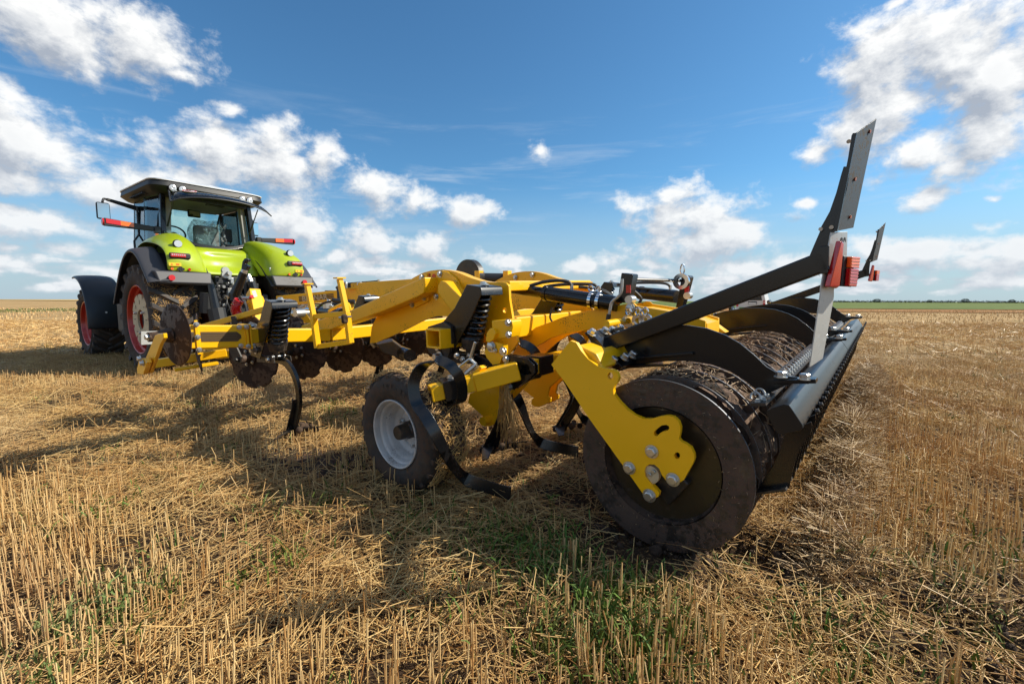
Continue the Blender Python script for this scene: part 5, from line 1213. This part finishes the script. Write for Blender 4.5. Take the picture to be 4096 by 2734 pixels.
rowv = t.new('ShaderNodeMapping', {'Vector': geo, 'Rotation': (0, 0, R(22)), 'Scale': (.9, .018, 1)}).outputs[0]
farc = t.mix(t.math('MULTIPLY', t.ramp(t.noise(rowv, 1.0, 5, .65), .42, .66), .42), farc, (.24, .14, .055, 1))
weed = t.ramp(t.noise(geo, .35, 5, .6), .60, .72)
farc = t.mix(t.math('MULTIPLY', weed, .5), farc, (.16, .17, .05, 1))
t.l.new(t.mix(t.ramp(dist, 6, 20), soilc, farc), b.inputs['Base Color']); b.inputs['Roughness'].default_value = .95; b.inputs['Specular IOR Level'].default_value = .15
bn = t.new('ShaderNodeBump', {'Height': t.noise(geo, 28, 7, .7), 'Strength': .9, 'Distance': .03}); t.l.new(bn.outputs[0], b.inputs['Normal'])
me.materials.append(mt)

# far green field with a brown strip before it, and the green band on the left
def sheet(name, quad, z, mat, label=None):
    g = G(); a, b_, c_, d_ = [Vector(p) for p in quad]; rows = []
    N, M2 = 24, 24
    for i in range(N + 1):
        row = []
        for j in range(M2 + 1):
            uu = (math.exp(i / N * 4) - 1) / (math.exp(4) - 1); p = a.lerp(b_, j / M2).lerp(d_.lerp(c_, j / M2), uu); p.z = float(hgt(np.array(p.x), np.array(p.y))) + z; row.append(p)
        rows.append(row)
    o = g.grid(rows).build(name, mat); o['kind'] = 'structure'
    if label: o['label'] = label
    return o
def gmat(name, c1, c2, c3, s=.8):
    mt, t, b = newmat(name); geo = t.new('ShaderNodeNewGeometry').outputs['Position']
    n1_ = t.noise(t.vmath('MULTIPLY', geo, (1, .3, 1)), s, 7, .65); n2_ = t.noise(geo, .12, 4, .6)
    cc = t.mix(t.ramp(n1_, .36, .66), (*c1, 1), (*c2, 1)); cc = t.mix(t.math('MULTIPLY', t.ramp(n2_, .45, .7), .5), cc, (*c3, 1))
    t.l.new(cc, b.inputs['Base Color']); b.inputs['Roughness'].default_value = .95; b.inputs['Specular IOR Level'].default_value = .1; return mt
GRNF = gmat('green_crop', (.085, .125, .030), (.15, .19, .05), (.20, .20, .07))
BRNF = gmat('brown_stubble', (.26, .12, .04), (.34, .17, .06), (.40, .24, .10))
sheet('brown_strip', ((-30, 62, 0), (120, 40.0, 0), (120, 63, 0), (-30, 100, 0)), .06, BRNF)
sheet('green_field', ((-40, 85, 0), (600, -15, 0), (2200, 1400, 0), (-500, 2400, 0)), .12, GRNF, 'low green crop field behind the stubble')
sheet('left_field', ((-600, 520, 0), (-38, 110, 0), (-500, 2400, 0), (-2400, 1600, 0)), .3, gmat('far_stubble', (.46, .30, .11), (.55, .38, .15), (.40, .24, .09)))
# far hedge line on the right horizon and weeds at the left, built of small leaf faces
def leafmass(name, pts, n, size, mat, label, cat=None, kind='stuff'):
    rg = np.random.default_rng(9); V_ = []; F2 = []
    for (p, rad) in pts:
        m_ = int(n * rad[0] * rad[2] + 10)
        q = rg.normal(size=(m_, 3)); q /= np.linalg.norm(q, axis=1)[:, None]; q *= rg.uniform(.3, 1, (m_, 1)) ** .5; q = q * rad + p
        for c_ in q:
            a, b_ = rg.normal(size=3), rg.normal(size=3); a /= np.linalg.norm(a); b_ /= np.linalg.norm(b_)
            k = len(V_); V_ += [tuple(c_), tuple(c_ + a * size), tuple(c_ + b_ * size)]; F2.append((k, k + 1, k + 2))
    me = bpy.data.meshes.new(name); me.from_pydata(V_, [], F2); me.materials.append(mat); o = bpy.data.objects.new(name, me); COL.objects.link(o)
    if cat: thing(o, label, cat)
    else: o['label'] = label
    if kind: o['kind'] = kind
    return o
hp = []
rg = np.random.default_rng(2)
for i in range(240):
    s_ = i / 239; x_ = 330 + 560 * s_; y_ = 560 - 130 * s_; hp.append((np.array([x_, y_, .6 - .0006 * 560]), np.array([3.2, 2, 1.6 + .6 * rg.random()])))
leafmass('far_hedge', hp, 9, .9, BARK, 'dark hedge along the far right horizon', None)
for k, (u_, s_) in enumerate(((2012, 2.4), (2133, 1.8), (2215, 2.6), (2322, 2.2), (1760, 1.4))):
    d_ = pix_dir(u_ * 1.7437, 1190); y_ = (520 if k < 4 else 420); p = EYE + d_ * (y_ / d_.y)
    lab = ['round bush on the right horizon just right of the far marker lamp', 'small bush on the right horizon, second of those right of the warning board', 'largest bush on the right horizon, near the picture edge', 'bush on the right horizon at the picture edge', 'small dark bush on the horizon beside the white van'][k]
    br_ = empty('bush'); br_.location = (p.x, p.y, -.2); thing(br_, lab, 'bush')
    o = leafmass('foliage', [(np.array([0, 0, s_ * .9]), np.array([s_ * 1.8, s_, s_ * .9]))], 55, .55, BARK, '', None, None); del o['label']; o.parent = br_
    G().cyl((0, 0, 0), (0, 0, s_ * .8), .15, .06, 6).build('trunk', SOIL, br_)
GRS = paint('weed_green', (.075, .16, .018), .6, 0, coat=0, var=.6)
STRAWF = STRAW
wp = []
for i in range(60):
    s_ = i / 59; wp.append((np.array([-47 + 8 * s_, 40 + 30 * s_, .10]), np.array([1.0, .8, .24 * (1.1 - .6 * s_)])))
leafmass('weed_strip', wp, 240, .11, GRS, 'strip of green weeds in the stubble at the far left', None)

# ---- stalks and loose straw, one prism each
def prisms(name, P0, P1, r, col, mat, sides=3, label=None):
    N = len(P0); d = P1 - P0; L = np.linalg.norm(d, axis=1, keepdims=True); d = d / np.maximum(L, 1e-6)
    ref = np.where(np.abs(d[:, 2:3]) > .9, np.array([[1., 0, 0]]), np.array([[0, 0, 1.]])); a = np.cross(d, ref); a /= np.linalg.norm(a, axis=1, keepdims=True); b_ = np.cross(d, a)
    rr_ = np.asarray(r).reshape(-1, 1) * np.ones((N, 1)); ph = rng.uniform(0, 6.28, (N, 1))
    vs = []
    for P_ in (P0, P1):
        for j in range(sides):
            th = ph + 2 * math.pi * j / sides; vs.append(P_ + (a * np.cos(th) + b_ * np.sin(th)) * rr_)
    vs = np.stack(vs, 1)            # N, 2*sides, 3
    base = (np.arange(N) * 2 * sides)[:, None]
    if sides == 2: quads = [[0, 1, 3, 2]]
    else: quads = [[j, (j + 1) % sides, sides + (j + 1) % sides, sides + j] for j in range(sides)]
    F = np.concatenate([base + np.array(q)[None] for q in quads], 1).reshape(-1, 4)
    me = bpy.data.meshes.new(name); me.vertices.add(N * 2 * sides); me.vertices.foreach_set('co', vs.astype(np.float32).ravel())
    nf = len(F); me.loops.add(nf * 4); me.loops.foreach_set('vertex_index', F.astype(np.int32).ravel()); me.polygons.add(nf); me.polygons.foreach_set('loop_start', np.arange(nf, dtype=np.int32) * 4)
    me.update(calc_edges=True); me.validate()
    at = me.attributes.new('tone', 'FLOAT', 'FACE'); at.data.foreach_set('value', np.repeat(np.asarray(col, np.float32), len(quads)))
    me.materials.append(mat); o = bpy.data.objects.new(name, me); COL.objects.link(o); o['kind'] = 'stuff'
    if label: o['label'] = label
    return o
def scatter(y0, y1, dens, margin=1.25, off=1.3):
    A_ = margin * (y1 ** 2 - y0 ** 2) + 2 * off * (y1 - y0); N = int(A_ * dens)
    y = y0 + (y1 - y0) * rng.random(N * 2); wd = y * margin + off; kp = rng.random(N * 2) < wd / wd.max(); y = y[kp][:N]; x = rng.uniform(-1, 1, len(y)) * (y * margin + off)
    return x, y
def wf(x, y): return (x - .7435) * math.sin(AZ) + (y - 2.2127) * math.cos(AZ), -(x - .7435) * math.cos(AZ) + (y - 2.2127) * math.sin(AZ)
def fnoise(x, y, s, seed=0):
    return .5 + .25 * (np.sin(x * s + seed + 1.7 * np.sin(y * s * .8 + seed)) + np.sin(y * s * 1.3 + 2 * seed + 1.3 * np.sin(x * s * 1.1)))
def stub_mask(x, y):
    """where stalks still stand: 0 flattened .. 1 standing"""
    w, f = wf(x, y); m_ = np.ones_like(x)
    m_ *= 1 - .95 * np.exp(-((w - .12) / .38) ** 4) * (f < 2.6)
    m_ *= 1 - .92 * np.exp(-((w + .15) / .40) ** 4) * (f < 1.3) * (f > -1.0)
    m_ *= 1 - .80 * (1 / (1 + np.exp(-(y + .25 * x - 2.75) * 5))) * (1 / (1 + np.exp((x - .3 - .1 * y) * 4))) * (.55 + .45 * (fnoise(x, y, 1.4, 9) > .42))                      # tool track near the roller end
    sw_ = np.exp(-(((x + 2.9) * .45 + (y - 3.3) * .9) / .62) ** 4) * (x < .2)         # lying straw left of the machine
    m_ *= 1 - .93 * sw_
    m_ *= 1 - .8 * ((w > .3) & (w < 5.6) & (f > -.75) & (f < 5))
    m_ *= 1 - .35 * (x > 1.2) * (y > 2.2)
    return m_ * (.55 + .45 * (fnoise(x, y, 2.3) > .35))
def stalks(y0, y1, dens, r, hmin, hmax, sides, name, label, lean=.10):
    x, y = scatter(y0, y1, dens)
    # drill rows
    row = .125; rx = x * math.cos(.18) + y * math.sin(.18); ry = -x * math.sin(.18) + y * math.cos(.18)
    rx = np.round(rx / row) * row + rng.normal(0, .016, len(x)); x = rx * math.cos(.18) - ry * math.sin(.18); y = rx * math.sin(.18) + ry * math.cos(.18)
    keep = rng.random(len(x)) < stub_mask(x, y); x, y = x[keep], y[keep]; N = len(x)
    z = hgt(x, y); h = rng.uniform(hmin, hmax, N) * (.8 + .35 * fnoise(x, y, 1.1, 2)) * np.where(rng.random(N) < .18, .55, 1)
    ll = np.where(rng.random(N) < .14, .6, lean); az_ = fnoise(x, y, 1.5, 5) * 6.28 + rng.normal(0, 1.2, N)
    lx, ly = np.cos(az_) * ll * rng.random(N), np.sin(az_) * ll * rng.random(N)
    P0 = np.stack([x, y, z - .01], 1); P1 = np.stack([x + lx * h, y + ly * h, z + h], 1)
    return prisms(name, P0, P1, r * rng.uniform(.75, 1.25, N), rng.random(N), STALK, sides, label)
def litter(y0, y1, dens, r, Lmin, Lmax, sides, name, label, zmax=.05):
    x, y = scatter(y0, y1, dens); m_ = stub_mask(x, y); keep = rng.random(len(x)) < (1.0 - .70 * m_) * (.25 + 1.0 * fnoise(x, y, 3.1, 4) ** 1.3 * (.5 + fnoise(x, y, 7.7, 1))); x, y = x[keep], y[keep]; m_ = m_[keep]; N = len(x)
    w, f = wf(x, y)
    bare = np.exp(-((w - .12) / .22) ** 2) * (f < 1.2) * (f > -3.5) * (.45 + .5 * (fnoise(x, y, 5.2, 3) > .5)) + np.exp(-((w - .62) / .10) ** 2) * (f < -.4) * (f > -3.5) * .7 + np.exp(-((x + 1.35) / .75) ** 2 - ((y - 3.35) / .28) ** 2) * .9
    bare = bare + .75 * np.exp(-((w + .14) / .20) ** 4) * np.exp(-(f / .36) ** 4)
    keep = rng.random(N) > bare; x, y, m_ = x[keep], y[keep], m_[keep]; N = len(x)
    L = rng.uniform(Lmin, Lmax, N); az_ = rng.uniform(0, 6.28, N) * .55 + fnoise(x, y, .9, 7) * 5; pit = rng.normal(0, .22, N)
    dx, dy, dz = np.cos(az_) * np.cos(pit), np.sin(az_) * np.cos(pit), np.sin(pit)
    z = hgt(x, y) + .006 + np.abs(dz) * L * .5 + rng.random(N) ** 1.6 * zmax * (1.25 - m_ * .6)
    P = np.stack([x, y, z], 1); D = np.stack([dx, dy, dz], 1) * (L / 2)[:, None]
    return prisms(name, P - D, P + D, r * rng.uniform(.6, 1.3, N), rng.random(N), STRAW, sides, label)
stalks(.9, 4.2, 900, .0024, .10, .195, 4, 'wheat_stubble', 'standing cut wheat stalks in the foreground')
stalks(4.2, 9, 620, .0026, .06, .15, 3, 'wheat_stubble', 'standing stalks in the middle of the field', .2)
stalks(9, 24, 110, .005, .05, .13, 2, 'wheat_stubble', 'standing stalks farther back', .25)
stalks(24, 60, 7, .016, .10, .18, 2, 'wheat_stubble', 'distant standing stalks', .3)
litter(.9, 4.5, 3000, .0018, .03, .24, 3, 'loose_straw', 'straw lying on the ground in the foreground')
litter(4.5, 10, 1500, .0022, .05, .28, 3, 'loose_straw', 'straw lying on the ground farther back')
litter(10, 26, 130, .005, .10, .35, 2, 'loose_straw', 'straw lying on the ground in the distance', .07)
# chaff and fine bits
litter(.9, 3.6, 5200, .0013, .008, .035, 3, 'chaff', 'short broken chaff among the stubble', .02)

# green weeds: bent blades
def weeds(cents, name, label):
    P0 = []; P1 = []; rr_ = []; cl = []
    for (cx_, cy_, sp, nb, hh) in cents:
        for i in range(nb):
            x, y = rng.normal(cx_, sp), rng.normal(cy_, sp); z = float(hgt(np.array(x), np.array(y))); a = rng.uniform(0, 6.28); h = hh * rng.uniform(.4, 1); o_ = h * rng.uniform(.15, .8); p = np.array([x, y, z]); c_ = rng.random()
            for s_ in range(4):
                q = np.array([x + math.cos(a) * o_ * ((s_ + 1) / 4) ** 1.8, y + math.sin(a) * o_ * ((s_ + 1) / 4) ** 1.8, z + h * math.sin((s_ + 1) / 4 * 1.6) ])
                P0.append(p); P1.append(q); rr_.append(.0052 * (1 - s_ * .22)); cl.append(c_); p = q
    return prisms(name, np.array(P0), np.array(P1), np.array(rr_), np.array(cl), WEED, 2, label)
wc = []
def gp(u_, v_):
    d_ = pix_dir(u_ * 1.7437, v_ * 1.7437); p = EYE + d_ * (1.25 / -d_.z); return p.x, p.y
for (u_, v_, sp, nb, hh) in ((1250, 1300, .10, 90, .16), (1200, 1260, .09, 70, .13), (1130, 1240, .08, 40, .12), (1390, 1420, .10, 120, .16), (1440, 1500, .10, 110, .15), (1340, 1530, .08, 70, .14), (1300, 1460, .08, 60, .12), (690, 1170, .08, 40, .13), (660, 1290, .06, 24, .14), (320, 1380, .05, 22, .14), (200, 1440, .09, 60, .13), (120, 1530, .08, 40, .13), (560, 1330, .03, 10, .10), (230, 1180, .1, 30, .12), (1500, 1360, .06, 30, .12), (1990, 1500, .1, 60, .10), (1890, 1550, .1, 40, .1), (2080, 1310, .08, 24, .12), (1180, 900, .12, 50, .2), (900, 1060, .05, 12, .15), (770, 960, .12, 30, .16), (1530, 1180, .06, 20, .12), (2250, 1290, .1, 24, .14), (1700, 1290, .05, 12, .1), (2280, 1480, .12, 50, .1), (1060, 1400, .06, 20, .12), (960, 1210, .06, 26, .13)):
    x, y = gp(u_, v_); wc.append((x, y, sp * 1.5, int(nb * 1.6), hh))
for i in range(260):
    y = rng.uniform(1.3, 12); x = rng.uniform(-1, 1) * y * 1.1; wc.append((x, y, .06, int(rng.integers(3, 12)), .11))
weeds(wc, 'green_weeds', 'green grass weeds growing between the stalks')

# clods of turned soil along the tool tracks
g = G(); rr = random.Random(21)
def clod(x, y, s_):
    z = float(hgt(np.array(x), np.array(y))); k = rr.random() * 50
    g.lathe([(-s_, .001), (-s_ * .7, s_ * .72), (0, s_), (s_ * .7, s_ * .66), (s_, .001)], (x, y, z + s_ * .3), (rr.uniform(-1, 1), rr.uniform(-1, 1), 1), 7, fn=lambda t_, th: 1 + .5 * mnoise.noise(Vector((t_ * 40 + k, math.cos(th) * 1.5, math.sin(th) * 1.5))))
for i in range(3200):
    f_ = rr.uniform(-3.2, 1.6); w_ = rr.gauss(.12, .12) if rr.random() < .6 else rr.gauss(.6, .09); P_ = FC.mat() @ Vector((w_, f_, 0)); clod(P_.x, P_.y, rr.uniform(.004, .013) if rr.random() < .75 else rr.uniform(.013, .03))
for i in range(2600):
    x, y = gp(rr.gauss(700, 60) , rr.gauss(1066, 16)) if rr.random() < .6 else gp(rr.gauss(950, 120), rr.gauss(985, 22)); clod(x, y, rr.uniform(.006, .028))
for i in range(1500):
    w_ = rr.uniform(.1, 6.0); f_ = -.64 + rr.gauss(0, .09) - .02 * w_; P_ = FC.mat() @ Vector((w_, f_, 0)); clod(P_.x, P_.y, rr.uniform(.008, .03))
g.build('soil_clods', SOIL, None, sharp=80, kind='stuff', label='dark clods of turned soil along the tool tracks')
# ridge of mixed straw pushed up behind the scraper blades
N = 15000; w_ = rng.uniform(.15, 6.4, N); f_ = -.60 - np.abs(rng.normal(0, .19, N)); P_ = np.array(FC.mat())[:3]
bx_ = P_[:, 3][None] + w_[:, None] * P_[:, 0][None] + f_[:, None] * P_[:, 1][None]; hz_ = hgt(bx_[:, 0], bx_[:, 1]) + rng.random(N) * .24 * np.exp(-((f_ + .68) / .16) ** 2) * np.clip(w_ / 1.5, .25, 1) * (.4 + fnoise(bx_[:, 0] * 2, bx_[:, 1] * 2, 2.2, 3))
az_ = rng.uniform(0, 6.28, N); L = rng.uniform(.08, .32, N); pit = rng.normal(0, .35, N); D = np.stack([np.cos(az_) * np.cos(pit), np.sin(az_) * np.cos(pit), np.sin(pit)], 1) * (L / 2)[:, None]; C_ = np.stack([bx_[:, 0], bx_[:, 1], hz_ + .01], 1)
prisms('straw_ridge', C_ - D, C_ + D, .0022, rng.random(N), STRAWM, 3, 'ridge of loose straw behind the scraper beam')
# straw and mud bits on the packer and the support wheel
def on_roller(rr):
    w_ = rr.uniform(.14, 5.2); th = rr.gauss(1.2, .9); r_ = .415 + rr.uniform(-.005, .03); n_ = Vector((0, math.cos(th), math.sin(th))); return Vector((w_, 0, ZC_)) + n_ * r_, n_
straw_on(CU, 5200, on_roller, 'caught_straw', (.015, .09), .0015, STRAWR)
def on_ring(rr):
    th = rr.uniform(0, 6.28); r_ = rr.uniform(.30, .43) if rr.random() < .7 else rr.gauss(.30, .012); return Vector((-.003, r_ * math.cos(th), ZC_ + r_ * math.sin(th))), X_
straw_on(CU, 110, on_ring, 'caught_straw', (.004, .016), .0007, STRAWR)
def on_wheel(rr):
    th = rr.uniform(-1.0, 3.9) ; w_ = rr.uniform(.02, .26); n_ = Vector((0, -math.sin(th), math.cos(th))) if False else Vector((0, math.cos(th), math.sin(th))); return Vector((w_, 0, 0)) + n_ * (.402 + rr.uniform(0, .015)), n_
swp = [o for o in CU.children if o.name == 'support_wheel'][0]
straw_on(swp, 1600, on_wheel, 'caught_straw', (.02, .09), .0013, STRAW)
# tangled plants hanging from the tine behind the wheel
g = G(); rr = random.Random(8)
for i in range(90):
    a_ = c(Z4((1290 + rr.uniform(-40, 40), 380 + rr.uniform(0, 60)))[0], x=.0 + rr.uniform(-.03, .05)); e_ = a_ + Vector((rr.uniform(-.05, .08), rr.uniform(-.10, .06), -rr.uniform(.15, .42)))
    g.tube([a_, a_.lerp(e_, .5) + Vector((rr.uniform(-.03, .03), rr.uniform(-.03, .03), 0)), e_], .0014, 3, smooth=2)
g.build('hanging_straw', STRAW, CU, kind='stuff', sharp=180)
# line of litter straw bits: a few single long straws over the clods is enough

# ================================================================== things far off
van = empty('van'); d_ = pix_dir(1722 * 1.7437, 1203); p = EYE + d_ * (33 / d_.y); van.location = (p.x, p.y, -.02); van.rotation_euler = (0, 0, R(-33))
thing(van, 'white delivery van parked beyond the cultivator, seen from behind between the black bars', 'van')
g = G(); pr = [(-.95, .35), (-.97, .9), (-.93, 1.35), (-.80, 1.86), (-.70, 1.93), (.70, 1.93), (.80, 1.86), (.93, 1.35), (.97, .9), (.95, .35)]
g.prism([Vector((x, 0, z)) for x, z in pr], (0, 3.6, 0)).prism([Vector((x * .95, 3.6, .35 + (z - .35) * .55)) for x, z in pr], (0, 1.0, 0)).build('body', VANW, van, bevel=.05)
G().hull8([Vector((x, -.015, z)) for x, z in ((-.72, 1.30), (.72, 1.30), (.64, 1.74), (-.64, 1.74))], [Vector((x, .005, z)) for x, z in ((-.72, 1.30), (.72, 1.30), (.64, 1.74), (-.64, 1.74))]).build('rear_window', BLK, van, bevel=.03)
for sx in (-1, 1): G().box((sx * .86, -.01, 1.08), (.14, .05, .42)).build('tail_lamp', RED, van, bevel=.02); G().box((sx * .86, -.03, 1.16), (.08, .03, .08)).build('lamp_cell', LAMPG, van)
G().box((.12, -.02, 1.12), (.56, .03, .22)).build('plate_recess', BLKD, van, bevel=.02); G().box((.12, -.04, 1.09), (.50, .01, .11)).build('number_plate', WHT, van)
G().cyl((0, 0, 1.42 - .2), (0, -.03, 1.42 - .2), .07).build('badge', STEEL, van) ; G().box((0, -.05, .45), (1.9, .14, .26)).build('bumper', BLKD, van, bevel=.04)
G().box((-.25, -.012, .72), (.95, .01, .17)).build('green_stripe', DGRN, van); G().box((.62, -.012, .72), (.2, .01, .17)).build('red_mark', RED, van); G().box((.1, -.02, .86), (.16, .02, .03)).build('handle', BLKD, van)
for sx in (-1, 1):
    for y_ in (.7, 3.6): G().lathe([(-.1, .001), (-.1, .2), (-.1, .31), (.1, .31), (.1, .001)], (sx * .82, y_, .32), X_, 24).build('wheel', RUB, van)
dt = empty('distant_tractor'); d_ = pix_dir(1335, 1190); p = EYE + d_ * (95 / d_.y); dt.location = (p.x, p.y, -.1); dt.rotation_euler = (0, 0, R(-20))
thing(dt, 'tiny dark tractor far off on the horizon behind the yellow frame', 'tractor')
G().box((0, .0, 1.5), (1.1, 3.4, .9)).build('bonnet', BLK, dt, bevel=.1); G().box((0, -.8, 2.5), (1.5, 1.4, 1.2)).build('cab', GLASS, dt, bevel=.05); G().box((0, -.8, 3.15), (1.7, 1.6, .15)).build('roof', BLK, dt, bevel=.05)
for x_ in (-.7, .7):
    for y_ in (-1.5, -.1): G().beam((x_, y_, 1.9), (x_, y_, 3.1), .1).build('pillar', BLK, dt)
for sx in (-1, 1):
    G().beam((sx * .7, -.2, 2.9), (sx * 1.4, -.2, 2.9), .06).build('mirror_arm', BLK, dt); G().box((sx * 1.4, -.2, 2.65), (.25, .1, .45)).build('mirror', BLK, dt)
    for y_, r_ in ((-1.1, .95), (1.5, .7)): G().cyl((sx * .8, y_, r_), (sx * 1.3, y_, r_), r_, n=24).build('wheel', RUB, dt)
